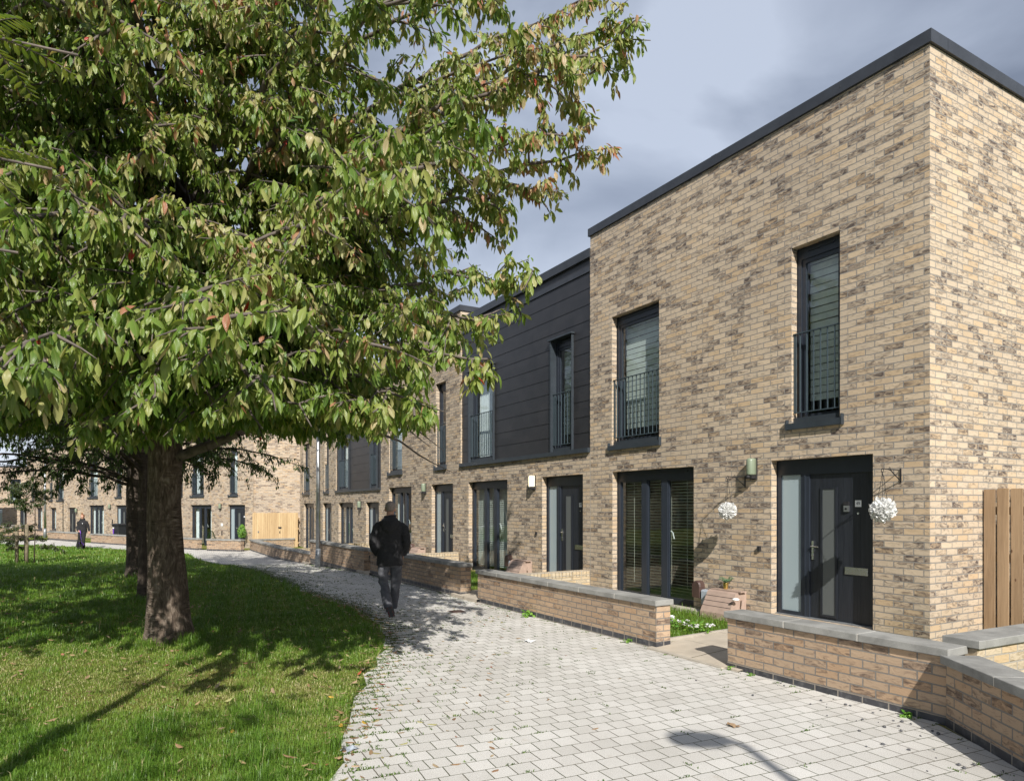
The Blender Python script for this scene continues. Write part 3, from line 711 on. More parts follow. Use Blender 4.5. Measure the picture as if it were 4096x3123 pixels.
def door_unit(par, x0, x1, z0, z1, y, number=None, bell=False, side=True):
    f = MB(); yf = y+.012; fd = .07
    f.box(x0, x1, yf, yf+fd, z1-.16, z1)                     # head panel
    f.box(x0, x0+.065, yf+.002, yf+fd, z0, z1-.16); f.box(x1-.045, x1, yf+.002, yf+fd, z0, z1-.16)
    f.box(x0+.065, x1-.045, yf+.001, yf+fd, z1-.20, z1-.16)
    lx = x0+.065
    if side:
        sx1 = x0+.065+.30
        f.box(sx1, sx1+.13, yf+.003, yf+fd, z0, z1-.20)
        f.box(sx1+.05, sx1+.08, yf-.006, yf+.01, z0, z1-.20)
        f.box(x0+.065, sx1, yf+.004, yf+fd, z0, z0+.06)
        lx = sx1+.13
    d = f.build('door_frame', M['frame'], par)
    if side:
        MB().box(x0+.065, sx1, y+.035, y+.045, z0+.06, z1-.20).build('sidelight', M['frost'], d)
    t = MB(); t.box(x0, x1, y-.03, y+.08, z0-.05, z0+.012); t.build('threshold', M['zinc_dull'], d)
    lf = MB(); rx = x1-.045; gx0, gx1 = lx+.155, lx+.385; gz0, gz1 = z0+.045, z1-.37
    gx1 = min(gx1, rx-.3); 
    lf.box(lx, rx, y+.035, y+.075, z0+.013, z1-.20)
    for (a, b_, c, d_) in ((gx0, gx0+.028, gz0, gz1), (gx1-.028, gx1, gz0, gz1), (gx0+.028, gx1-.028, gz1-.028, gz1), (gx0+.028, gx1-.028, gz0, gz0+.028)):
        lf.box(a, b_, y+.020, y+.040, c, d_)
    for k in range(4):
        xx = gx1+.08+k*.11
        if xx < rx-.02: lf.box(xx, xx+.003, y+.0335, y+.036, z0+.02, z1-.22)
    leaf = lf.build('door', M['door'], par)
    MB().box(gx0+.028, gx1-.028, y+.027, y+.034, gz0+.028, gz1-.028).build('door_glass', M['frost_dark'], leaf)
    h = MB(); hx = lx+.042; h.box(hx-.014, hx+.014, y+.022, y+.036, z0+.76, z0+1.0)
    h.tube([(hx, y+.03, z0+.93), (hx, y-.012, z0+.93), (hx+.11, y-.014, z0+.925)], .009, 6); h.tube([(hx, y+.02, z0+.82), (hx, y+.012, z0+.82)], .012, 8)
    h.build('handle', M['chrome'], leaf)
    lp = MB(); lp.box(rx-.44+.04, rx-.10, y+.022, y+.036, z0+.61, z0+.70); lp.box(rx-.40+.01, rx-.11, y+.016, y+.024, z0+.625, z0+.675)
    lp.build('letterbox', M['chrome'], leaf)
    np_ = MB(); np_.box(rx-.27, rx-.19, y+.030, y+.036, z0+1.44, z0+1.52); pl = np_.build('number_plate', M['white'], leaf)
    if number: text_mesh(number, .052, 'number', M['label'], leaf, (rx-.23, y+.0285, z0+1.48), (R(90), 0, 0))
    sp = MB(); sp.tube([(rx-.23, y+.036, z0+1.36), (rx-.23, y+.028, z0+1.36)], .014, 10); sp.build('spyhole', M['chrome'], leaf)
    if bell:
        b_ = MB(); b_.box(rx-.41, rx-.345, y+.012, y+.036, z0+1.38, z0+1.455); q = b_.build('doorbell', M['zinc'], leaf)
        b2 = MB(); b2.box(rx-.41, rx-.345, y+.011, y+.036, z0+1.456, z0+1.505); b2.tube([(rx-.378, y+.012, z0+1.415), (rx-.378, y+.006, z0+1.415)], .015, 10)
        b2.build('doorbell_camera', M['rubber'], leaf)
    return leaf
def wall_light(par, x, z, lit=False):
    m = MB(); m.box(x-.055, x+.055, -.03, -.001, z-.15, z+.15); m.box(x-.05, x+.05, -.115, -.03, z-.135, z-.085)
    m.ellipsoid((x, -.125, z-.112), .028, .028, .026, 10, 6)
    b_ = m.build('wall_light', M['rubber'], par)
    g = MB(); rings = []
    for zz, sc in ((z-.084, .96), (z-.07, 1), (z+.11, 1), (z+.135, .93), (z+.145, .7)):
        rings.append([(x+.058*sc*math.cos(a)*(1 if abs(math.cos(a)) < .9 else 1), -.03-.105*sc*max(0, math.sin(a))**.55, zz) for a in np.linspace(0, math.pi, 12)] + [(x-.058*sc, -.031, zz)])
    g.loft([r[:-1] for r in rings]); g.build('lamp_cover', M['lamp_on'] if lit else M['lampglass'], b_, True)
    return b_
def meters(par, xb, xg, gas=None, zb=.10):
    m = MB(); rings = []
    for yy, sc in ((-.002, 1), (-.085, 1), (-.11, .86)):
        pts = []
        for a in np.linspace(0, math.pi, 9): pts.append((xb+.085*sc*math.cos(a), yy, zb+.17+.085*sc*math.sin(a)))
        pts += [(xb-.085*sc, yy, zb), (xb+.085*sc, yy, zb)]
        rings.append(pts)
    m.loft(rings); m.build('meter_cover', M['brown_box'], par)
    g = MB(); g.box(xg-.075, xg+.075, -.12, -.002, zb-.09, zb+.12, .008); g.tube([(xg, -.06, zb-.09), (xg-.03, -.09, zb-.25), (xg-.045, -.10, zb-.42)], .045, 8)
    for k in range(6): g.box(xg-.065+k*.023, xg-.053+k*.023, -.11, -.03, zb+.12, zb+.132)
    g.build('socket_box', M['grey_box'], par)
    if gas:
        x0, x1 = gas
        q = MB()
        prof = [(-.002, zb+.17), (-.16, zb+.17), (-.21, zb+.15), (-.36, zb-.13), (-.37, zb-.23), (-.34, zb-.27), (-.002, zb-.27)]
        q.loft([[(x0+.0, py, pz) for py, pz in prof], [(x1, py, pz) for py, pz in prof]])
        q2 = q.build('gas_box', M['gas_box'], par)
        r = MB()
        for k in range(3):
            tt = .22+k*.24
            a_ = (-.21+(-.36+.21)*tt, zb+.15+(-.28)*tt)
            r.hbox(((x0+x1)/2, a_[0]-.001, a_[1]), (1, 0, 0), (0, .88, .47), (0, -.47, .88), (x1-x0)/2+.001, .002, .004)
        r.build('lid_groove', M['rubber'], q2)
        e_ = MB(); e_.box(x0+.02, x1+.05, -.17, -.05, zb+.17, zb+.185); e_.tube([(x1+.002, -.10, zb+.05), (x1+.05, -.13, zb+.05), (x1+.05, -.14, zb-.02)], .014, 6)
        e_.build('hinge_rail', M['gas_box'], q2)
def basket_bracket(par, x, z, out=.33):
    b_ = MB(); b_.box(x-.008, x+.008, -.010, -.001, z-.14, z+.02)
    b_.tube([(x, -.005, z), (x, -out, z+.008)], .006, 6); b_.tube([(x, -.005, z-.12), (x, -out*.62, z+.0)], .006, 6)
    b_.tube([(x, -out-.022+.022*math.cos(a), z+.008-.018+.022*math.sin(a)) for a in np.linspace(.9, 5.4, 9)], .005, 6)
    b_.tube([(x, -out*.66+.016*math.cos(a), z+.012+.016*math.sin(a)) for a in np.linspace(0, 6, 9)], .004, 6)
    return b_.build('basket_bracket', M['black'], par)
def house(kind, ox, oy, zoff, ang, W, openings, label, depth=8.0, top=None, right_end=False, brick='brick', light=None, lit=False, number=None, bell=False, group='terraced houses around the green', left_end=False, zbot=-.45):
    root = empty('terraced_house', (ox, oy, zoff), ang)
    tag(root, label, 'house', group)
    Br = M[brick]; cz = top if top else (6.47 if kind == 'brick' else 6.10)
    g = .004
    holes = [(o[1], o[2], o[3], o[4]) for o in openings]
    w = MB()
    FLZ = 2.46
    if kind == 'brick':
        panel_wall(w, W-g, (zbot, cz), holes, 0.0, g)
    else:
        panel_wall(w, W-g, (zbot, FLZ), [h for h in holes if h[2] < 2], 0.0, g)
    y1 = depth
    w.face([(g, 0, zbot), (g, 0, cz), (g, y1, cz), (g, y1, zbot)]); w.face([(W-g, 0, zbot), (W-g, y1, zbot), (W-g, y1, cz), (W-g, 0, cz)])
    w.face([(g, y1, zbot), (g, y1, cz), (W-g, y1, cz), (W-g, y1, zbot)])
    w.build('wall', Br, root)
    if kind != 'brick':
        c = MB(); hs = [h for h in holes if h[2] > 2]
        # lapped slate courses, each leaning out a little at its foot
        zs_ = sorted(set([FLZ+.09 + k*.30 for k in range(int((cz-FLZ-.09)/.30)+1)] + [cz]))
        for z0_, z1_ in zip(zs_[:-1], zs_[1:]):
            segs = [(g, W-g)]
            xs = sorted(set([g, W-g] + [v for h in hs for v in (h[0], h[1])]))
            zc = sorted(set([z0_, z1_] + [v for h in hs for v in (h[2], h[3]) if z0_ < v < z1_]))
            for za, zb_ in zip(zc[:-1], zc[1:]):
                ya = .045-.008*(1-(za-z0_)/.30); yb = .045-.008*(1-(zb_-z0_)/.30)
                for xa, xb_ in zip(xs[:-1], xs[1:]):
                    if any(h[0] < (xa+xb_)/2 < h[1] and h[2] < (za+zb_)/2 < h[3] for h in hs): continue
                    c.face([(xa, ya, za), (xb_, ya, za), (xb_, yb, zb_), (xa, yb, zb_)])
                    if za == z0_: c.face([(xa, .047, za), (xb_, .047, za), (xb_, ya, za), (xa, ya, za)])
        c.build('cladding', M['clad'], root)
        fl = MB()
        fl.box(g+.002, W-g-.002, -.055, .04, FLZ, FLZ+.085)
        for h in hs:
            fl.box(h[0]-.03, h[0]+.002, -.02, .12, h[2]-.0, h[3]); fl.box(h[1]-.002, h[1]+.012, -.01, .12, h[2], h[3]); fl.box(h[0]-.09, h[1]+.04, -.045, .12, h[3]+.001, h[3]+.035)
        fl.build('flashing', M['metal'], root)
    # roof slab and parapet coping
    r = MB(); r.box(.02, W-.02, .02, depth-.02, cz-.25, cz-.15)
    rf = r.build('roof', M['coping_metal'], root)
    if kind == 'brick':
        c = MB(); h = .145; pl, pr = -.03, W+.03
        def capseg(xa, xb_, ya, yb, long_x=True):
            c.box(xa, xb_, ya, yb, cz+.0, cz+h)
        n = max(1, int(W/2.4))
        for k in range(n):
            a_, b_ = pl+(pr-pl)*k/n, pl+(pr-pl)*(k+1)/n
            c.box(a_+.001, b_-.001, -.035, .30, cz+.004, cz+h)
            if k: c.box(a_-.05, a_+.05, -.038, .302, cz+.002, cz+h+.003)
        n = 4
        for xx0, xx1 in ((pl, .30), (W-.30, pr)):
            for k in range(n):
                a_, b_ = .302+(depth-.302)*k/n, .302+(depth-.302)*(k+1)/n
                c.box(xx0, xx1, a_, b_-.002, cz+.004, cz+h)
                if k: c.box(xx0-.003, xx1+.003, a_-.05, a_+.05, cz+.002, cz+h+.003)
        for k in range(int(W/.95)):
            for zz in (cz+.075,): c.ellipsoid((.35+k*.95, -.036, zz), .007, .005, .007, 6, 4)
        c.build('coping', M['coping_metal'], rf)
    else:
        c = MB(); c.box(g, W-g, -.02, .28, cz+.001, cz+.165); c.box(g, .3, .282, depth, cz+.001, cz+.14); c.box(W-.3, W-g, .282, depth, cz+.001, cz+.14)
        c.build('coping', M['coping_metal'], rf)
    inn = MB()
    inn.box(.12, W-.12, .30, depth-.2, 2.28, 2.46); inn.box(.12, W-.12, .30, depth-.2, -.20, -.10)
    inn.box(.13, W-.13, 3.8, 3.9, -.09, 2.27); inn.box(.13, W-.13, 3.8, 3.9, 2.47, cz-.26); inn.box(W*.55, W*.55+.1, .30, 3.79, -.09, 2.27); inn.box(W*.45, W*.45+.1, .30, 3.79, 2.47, cz-.26)
    inn.build('interior_wall', M['plaster'], root)
    for o in openings:
        k, a_, b_, c_, d_ = o[:5]; cov = o[5] if len(o) > 5 else 'curtain'
        if k == 'door': door_unit(root, a_, b_, c_, d_, .11, number, bell)
        elif k == 'slimdoor': door_unit(root, a_, b_, c_, d_, .11, number, bell, side=False)
        else: window_unit(root, k, a_, b_, c_, d_, .11, cov, kind == 'brick')
    if light: wall_light(root, light[0], light[1], lit)
    return root
ANG = math.atan2(-.8644, .5028)
def H(tl, tr, kind, zoff, ops, label, **kw):
    x, y = RP(tl)
    # openings are given by distance t along the terrace
    oo = [(k, tl-a, tl-b_, c, d_, *rest) for (k, a, b_, c, d_, *rest) in ops]
    return house(kind, x, y, zoff, ang=ANG, W=tl-tr, openings=oo, label=label, **kw)
z1_, zH = 2.53, 4.82
h1 = H(6.14, 0.0, 'brick', .245, [('juliet', 5.50, 4.275, z1_, zH, 'roller'), ('juliet', 1.76, 1.068, z1_, zH, 'roller'), ('french', 5.485, 3.506, -.13, 2.062, 'venetian'), ('door', 2.08, .648, 0, 2.062)],
       'nearest buff brick end house with two hanging flower balls by its black front door', light=(6.14-2.36, 1.965), number='49', bell=True)
MB().box(.006, .016, -.0015, .01, -.2, 2.44).build('movement_joint', M['kerb'], h1)
basket_bracket(h1, 6.14-2.517, 1.85); basket_bracket(h1, 6.14-.32, 1.85)
meters(h1, 6.14-3.36, 6.14-3.17, (6.14-3.02, 6.14-2.50), .08)
MB().box(6.14-2.285, 6.14-2.245, -.035, -.001, .84, .90).build('outside_tap', M['rubber'], h1)
h2 = H(11.66, 6.14, 'clad', .245, [('juliet', 11.17, 9.93, z1_+.02, zH-.02, 'net'), ('juliet', 7.45, 6.74, z1_+.02, zH-.02, 'roller'), ('french', 11.21, 9.25, -.13, 2.062, 'venetian_closed'), ('door', 7.80, 6.37, 0, 2.062)],
       'dark slate clad house with a lit porch light, next to the end house', light=(11.66-8.10, 1.955), lit=True, number='47')
meters(h2, 11.66-9.10, 11.66-8.92, (11.66-8.75, 11.66-8.2), .12)
MB().box(11.66-8.02, 11.66-7.98, -.035, -.001, .86, .92).build('outside_tap', M['rubber'], h2)
h3 = H(17.72, 11.66, 'brick', .245, [('juliet', 16.95, 15.79, z1_, zH, 'net'), ('juliet', 13.22, 12.56, z1_, zH, 'curtain'), ('french', 16.95, 15.02, -.13, 2.062, 'curtain'), ('door', 13.52, 12.12, 0, 2.062)],
       'buff brick house behind the walking man between the two dark clad houses', light=(17.72-13.93, 1.965), number='45')
meters(h3, 17.72-14.85, 17.72-14.66, (17.72-14.5, 17.72-13.95), .10)
h4 = H(23.1, 17.72, 'clad', -.205, [('juliet', 22.7, 21.4, z1_+.02, zH-.02, 'net'), ('juliet', 18.83, 18.17, z1_+.02, zH-.02, 'curtain'), ('french', 22.72, 20.8, -.13, 2.062, 'net'), ('door', 19.3, 17.93, 0, 2.062)],
       'farther dark slate clad house between the walking man and the steel lamp post', light=(23.1-19.85, 1.955), number='43')
h5 = H(29.2, 23.1, 'brick', -.205, [('juliet', 28.57, 27.37, z1_, zH, 'curtain'), ('juliet', 24.82, 24.15, z1_, zH, 'curtain'), ('french', 28.5, 26.6, -.13, 2.062, 'curtain'), ('door', 25.1, 23.73, 0, 2.062)],
       'last buff brick house of the near terrace, partly behind the steel lamp post', light=(29.2-25.5, 1.965), number='41')
meters(h4, 23.1-20.6, 23.1-20.42, None, .10)
# far terrace
FANG = math.atan2(EY, EX)
def FH(s0, s1, kind, zoff, ops, label, **kw):
    x, y = FP(s0)
    return house(kind, x, y, zoff, FANG, s1-s0, ops, label, brick='brick_far', **kw)
f1 = FH(0, 6.25, 'brick', -.26, [('juliet', .80, 2.0, z1_, zH, 'curtain'), ('juliet', 4.25, 4.95, z1_, zH, 'net'), ('french', .74, 2.70, -.13, 2.062, 'curtain'), ('door', 4.15, 5.58, 0, 2.062)],
        'far buff brick house with a trailing plant by its door, beside the timber gate', light=(3.55, 1.96), number='39')
basket_bracket(f1, 5.85, 1.95)
MB().box(3.55, 3.72, -.012, -.001, 1.0, 1.14).build('name_plate', M['white'], f1)
MB().box(3.62, 3.68, -.03, -.001, .55, .75).build('doorbell', M['rubber'], f1)
meters(f1, 2.95, 3.3, None, .10)
f2 = FH(-5.45, 0, 'clad', -.26, [('juliet', .48, 1.73, z1_+.02, zH-.02, 'curtain'), ('juliet', 4.26, 4.93, z1_+.02, zH-.02, 'curtain'), ('french', .45, 2.41, -.13, 2.062, 'net'), ('door', 3.86, 5.29, 0, 2.062)],
        'far dark clad house mostly hidden behind the two tree trunks', light=(3.4, 1.95), number='37')
f3 = FH(-11.5, -5.45, 'brick', -.26, [('juliet', .65, 1.85, z1_, zH, 'net'), ('juliet', 4.15, 4.85, z1_, zH, 'net'), ('french', .65, 2.65, -.13, 2.062, 'net'), ('door', 4.1, 5.5, 0, 2.062)],
        'far buff brick house with a black wheelie bin in front of its door', light=(3.5, 1.96), number='35')
MB().box(3.72, 3.80, -.03, -.001, 1.0, 1.2).build('doorbell', M['rubber'], f3)
f4 = FH(-20.3, -11.5, 'brick', -.40, [('juliet', .75, 1.2, 2.53, zH, 'curtain'), ('juliet', 3.75, 4.2, 2.53, zH, 'curtain'), ('juliet', 4.95, 5.9, 2.53, zH, 'curtain'), ('plain', 1.6, 2.6, .55, 2.05, 'net'), ('plain', 3.85, 4.75, .55, 2.05, 'net'), ('slimdoor', 6.55, 7.65, 0, 2.06)],
        'far buff brick house with narrow windows and a single dark door', top=6.0, light=(7.85, 1.85), number='33')
f7 = None
f5 = house('brick', -54.4, 68.3, -.45, R(-2), 9.0, [('juliet', 4.3, 5.4, 2.6, 4.92, 'curtain'), ('slimdoor', 5.3, 6.25, 0, 2.05), ('plain', 2.5, 3.5, .3, 2.05, 'net')],
           'most distant brick house at the left edge, facing the sapling', top=6.12, brick='brick_far')
f7 = house('brick', -46.5, 22.0, -.40, R(93), 40.0, [(k_, x_, x_+w_, a_, b_, 'curtain') for x_ in range(2, 38, 6) for (k_, w_, a_, b_) in (('plain', 1.6, .2, 2.05), ('juliet', 1.2, 2.6, 4.8))], 'brick terrace beyond the left edge of the picture, mirrored in the house windows', top=6.3, brick='brick_far')
cx_, cy_ = -12.33, 32.60
f6 = house('brick', cx_, cy_, -.26, R(3), 2.35, [], 'blank brick wall of the corner house rising behind the pale timber gate', depth=5, brick='brick_far', top=6.47)

# ------------------------------------------------------------------ boundary walls
def bwall(P, Q, ztop, zb, label, end_caps=(True, True), coping='coping', th=.215, brick='brick_low', group='low brick front walls along the path', cap=True, zb_bot=.30, stain=False):
    P = Vector((P[0], P[1])); Q = Vector((Q[0], Q[1])); d = Q-P; ln = d.length; ang = math.atan2(d.y, d.x)
    root = empty('garden_wall', (P.x, P.y, zb), ang); tag(root, label, 'wall', group)
    h = ztop-zb; ct = .065 if cap else 0
    b = MB(); b.box(0, ln, 0, th, .070, h-ct)
    o = b.build('brickwork', M[brick], root)
    # bricks hang from the coping: shift the texture so that a course ends there
    uv = o.data.uv_layers[0].data; sh = (h-ct) % .075
    arr = np.empty(len(uv)*2, np.float32); uv.foreach_get('uv', arr); arr = arr.reshape(-1, 2); arr[:, 1] -= sh; uv.foreach_set('uv', arr.ravel())
    p = MB(); p.box(-.003, ln+.003, -.003, th+.003, -zb_bot, .072)
    p.build('plinth', M['eng'], root)
    if cap:
        c = MB(); n = max(1, int(round(ln/.72))); j = MB()
        for k in range(n):
            a_, b_ = -.03+(ln+.06)*k/n, -.03+(ln+.06)*(k+1)/n
            c.bbox(a_+.005, b_-.005, -.033, th+.033, h-ct+.001, h, .005)
            if k: j.box(a_-.0048, a_+.0048, -.030, th+.030, h-ct+.002, h-.003)
        c.build('coping', M['coping'], root)
        if n > 1: j.build('coping_joint', M['mortar'], root)
    else:
        c = MB(); n = int(ln/.075)
        for k in range(n): c.bbox(k*ln/n+.004, (k+1)*ln/n-.004, -.004, th+.004, h-.104, h, .004)
        c.build('coping', M[brick], root)
        o.data.vertices.foreach_set('co', np.array([c_ for v in o.data.vertices for c_ in (v.co.x, v.co.y, min(v.co.z, h-.105))], np.float32))
    return root
bwall(RP(.81, 2.23), RP(-1.326, 2.23), .615, .02, 'nearest low brick wall with grey coping, in front of the black front door')
bwall(RP(6.385, 2.23), RP(1.876, 2.23), .60, .045, 'long low brick wall in front of the end house french windows')
bwall(RP(12.14, 2.23), RP(7.075, 2.23), .655, .06, 'low brick wall in front of the clad house, just right of the walking man')
bwall(RP(18.1, 2.23), RP(12.63, 2.23), .64, -.02, 'low brick wall directly behind the steel lamp post, left of the walking man')
bwall((-8.97, 25.8), (-6.53, 22.03), .22, -.24, 'lower brick wall just left of the steel lamp post, its coping near knee height')
bwall((-11.8, 30.85), (-9.08, 26.1), .215, -.30, 'brick wall angled in front of the pale timber gate')
bwall((-11.88, 31.1), (-10.3, 32.3), .22, -.30, 'short brick return wall running back to the foot of the pale timber gate')
bwall((-13.8, 30.86), (-12.0, 30.2), .25, -.28, 'low brick wall below the door with the trailing plant')
bwall(FP(.2, 2.23), FP(5.26, 2.23), .25, -.28, 'low brick wall showing just right of the big trunk')
bwall(FP(-5.34, 2.23), FP(-1.0, 2.23), .24, -.29, 'white stained low brick wall in front of the wheelie bin')
bwall(FP(-10.9, 2.23), FP(-7.08, 2.23), .26, -.22, 'low brick wall between the distant lamp post and the woman')
bwall((-36, 45.4), (-30.2, 42.7), .42, -.2, 'distant low brick wall at the left edge behind the sapling')
bwall((-45.5, 60.5), (-38.5, 57.5), .12, -.3, 'farthest dark topped low wall at the left edge below the distant house', brick='brick_far')
# side walls
A2 = RP(-1.326, 2.23)
bwall((A2[0]-.02, A2[1]-.02), (A2[0]-.34, A2[1]-3.3), .565, .03, 'brick wall at the bottom right corner running toward the viewer')
bwall((A2[0]+.26, A2[1]+.05), (A2[0]+.26+2.7, A2[1]+.05+1.40), .668, .05, 'side wall with pale mortar smears in front of the brown timber fence', brick='brick_party')
def party(t, z, zb, label):
    P = RP(t, 2.0); Q = RP(t, .01)
    bwall(P, Q, z, zb, label, cap=False, brick='brick_party', group='low dividing walls between front gardens')
party(6.14, .50, .05, 'yellowed brick on edge dividing wall beside the clad house front door')
party(11.75, .52, .05, 'yellowed dividing wall behind the coping just right of the walking man')
party(17.85, .50, -.1, 'dividing wall showing just left of the walking man')
party(23.2, .06, -.35, 'dividing wall nearly hidden behind the steel lamp post')

# ------------------------------------------------------------------ fences
def fence(P, Q, zb, zt, bw, gap, mat_, label, name='timber_fence', depth_alt=.0, group=None):
    P = Vector((P[0], P[1])); Q = Vector((Q[0], Q[1])); d = Q-P; ln = d.length; ang = math.atan2(d.y, d.x)
    root = empty(name, (P.x, P.y, zb), ang); tag(root, label, 'fence', group)
    h = zt-zb; n = int(ln/(bw+gap)); r = random.Random(3)
    for k in range(n):
        x = k*(bw+gap); b = MB(); y = depth_alt*(k % 2)
        b.bbox(x, x+bw, y, y+.022, 0, h + r.uniform(-.012, .012), .002)
        b.build('board', mat_, root)
        if gap > .01:
            b = MB(); b.bbox(x+bw-.02, x+bw+gap+.02, .075, .097, 0, h-.01, .002); b.build('board', mat_, root)
    rr = MB()
    for z in (.3, h*.55, h-.3): rr.box(-.01, ln, .024+depth_alt, .07+depth_alt, z, z+.09)
    rr.build('rail', mat_, root)
    return root
fence((5.50, 7.96), (6.75, 5.81), .03, 1.895, .118, .022, M['wood'], 'tall brown timber board fence against the gable at the right edge', depth_alt=.0)
g_ = fence((-12.33, 32.42), (-10.12, 32.36), -.35, 1.415, .10, .004, M['wood_far'], 'pale timber side gate and fence between the two terraces')
lt = MB(); lt.box(1.25, 1.40, -.02, -.002, 1.02, 1.10); lt.box(1.30, 1.34, -.02, -.002, .80, .90); lt.build('latch', M['black'], g_)
lt = MB(); lt.box(.26, .32, -.015, -.002, .82, .90); lt.build('lock_plate', M['zinc'], g_)

# ------------------------------------------------------------------ foliage helpers
def leaves_mesh(name, P, A, Ln, Wd, curve, tint, material, parent, twist=.7, full=True):
    """P base points, A unit start directions; every leaf bends towards the ground and folds along its midrib"""
    n = len(P); g = np.zeros((n, 3)); g[:, 2] = -1
    W = np.cross(A, g); nw = np.linalg.norm(W, axis=1, keepdims=True); W = np.where(nw > .1, W/np.maximum(nw, 1e-6), np.array([[1., 0, 0]]))
    k = curve[:, None]; Lc = Ln[:, None]
    tw = rng.uniform(-twist, twist, n)[:, None]
    def pos(s): return P + Lc*(A*(s-.5*k*s*s) + g*(.5*k*s*s))
    def tan(s):
        t = A*(1-k*s) + g*(k*s); return t/np.maximum(np.linalg.norm(t, axis=1, keepdims=True), 1e-6)
    rows = [(.28, .78), (.55, 1.0), (.80, .62)] if full else [(.5, 1.0)]
    V = [pos(0.0)]; UV = [np.stack([np.zeros(n), np.zeros(n)], 1)]
    for s, w in rows:
        p = pos(s); t = tan(s); nn = np.cross(W, t); W2 = W*np.cos(tw) + nn*np.sin(tw); nn2 = np.cross(W2, t)
        hw = (Wd*w*.5)[:, None]
        V += [p - W2*hw + nn2*hw*.5, p, p + W2*hw + nn2*hw*.5]
        UV += [np.stack([-np.ones(n)*w, np.full(n, s)], 1), np.stack([np.zeros(n), np.full(n, s)], 1), np.stack([np.ones(n)*w, np.full(n, s)], 1)]
    V.append(pos(1.0)); UV.append(np.stack([np.zeros(n), np.ones(n)], 1))
    m = len(V); V = np.stack(V, 1).reshape(-1, 3); UV = np.stack(UV, 1).reshape(-1, 2)
    base = (np.arange(n)*m)[:, None]
    tr = [(0, 2, 1), (0, 3, 2)]; qd = []
    for r in range(len(rows)-1):
        a = 1+3*r; qd += [(a, a+1, a+4, a+3), (a+1, a+2, a+5, a+4)]
    a = 1+3*(len(rows)-1); tr += [(a, a+1, m-1), (a+1, a+2, m-1)]
    T = (base[:, None, :] + np.array(tr)[None]).reshape(-1, 3)
    Q = (base[:, None, :] + np.array(qd)[None]).reshape(-1, 4) if qd else None
    return np_mesh(name, V, Q, T, material, parent, np.repeat(tint, m), UV, True)
def tubes_mesh(name, segs, material, parent, n=4, smooth=True):
    """segs: list of (p0, p1, r0, r1)"""
    P0 = np.array([s[0] for s in segs]); P1 = np.array([s[1] for s in segs]); R0 = np.array([s[2] for s in segs]); R1 = np.array([s[3] for s in segs])
    D = P1-P0; D /= np.maximum(np.linalg.norm(D, axis=1, keepdims=True), 1e-6)
    ref = np.where(np.abs(D[:, 2:3]) > .9, np.array([[1., 0, 0]]), np.array([[0., 0, 1.]]))
    A = np.cross(D, ref); A /= np.linalg.norm(A, axis=1, keepdims=True); B = np.cross(D, A)
    V = []
    for j in range(n):
        c, s = math.cos(2*math.pi*j/n), math.sin(2*math.pi*j/n); o = A*c+B*s
        V.append(P0+o*R0[:, None]); 
    for j in range(n):
        c, s = math.cos(2*math.pi*j/n), math.sin(2*math.pi*j/n); o = A*c+B*s
        V.append(P1+o*R1[:, None])
    V = np.stack(V, 1).reshape(-1, 3); base = (np.arange(len(segs))*2*n)[:, None]
    Q = (base[:, None, :] + np.array([(j, (j+1) % n, n+(j+1) % n, n+j) for j in range(n)])[None]).reshape(-1, 4)
    return np_mesh(name, V, Q, None, material, parent, None, None, smooth)
def bez(a, c, b, n):
    return [tuple((1-t)**2*np.array(a) + 2*t*(1-t)*np.array(c) + t*t*np.array(b)) for t in np.linspace(0, 1, n)]
def trunk_loft(cx, cy, zs, cs, rs, seed, nseg=32, flare=.24):
    r = np.random.default_rng(seed); ph = r.uniform(0, 6.28, 6)
    mb = MB(); rings = []
    for z, (ox, oy), rad in zip(zs, cs, rs):
        ring = []
        for j in range(nseg):
            a = 2*math.pi*j/nseg
            lob = 1 + .055*math.sin(3*a+ph[0]+z*.5) + .035*math.sin(5*a+ph[1]-z*.9) + .02*math.sin(9*a+ph[2]+z*2.3) + .015*math.sin(14*a+ph[3]+z*5)
            lob += flare*math.exp(-max(z, 0)/.16)*(.5+.5*math.sin(4*a+ph[4]))
            ring.append((cx+ox+rad*lob*math.cos(a), cy+oy+rad*lob*math.sin(a), z))
        rings.append(ring)
    mb.loft(rings); return mb
def vn3(p):
    return (np.sin(p[:, 0]*2.1+p[:, 2]*1.3) + np.sin(p[:, 1]*1.7-p[:, 2]*2.2+1) + np.sin(p[:, 0]*1.1-p[:, 1]*2.4+p[:, 2]*.9))/3
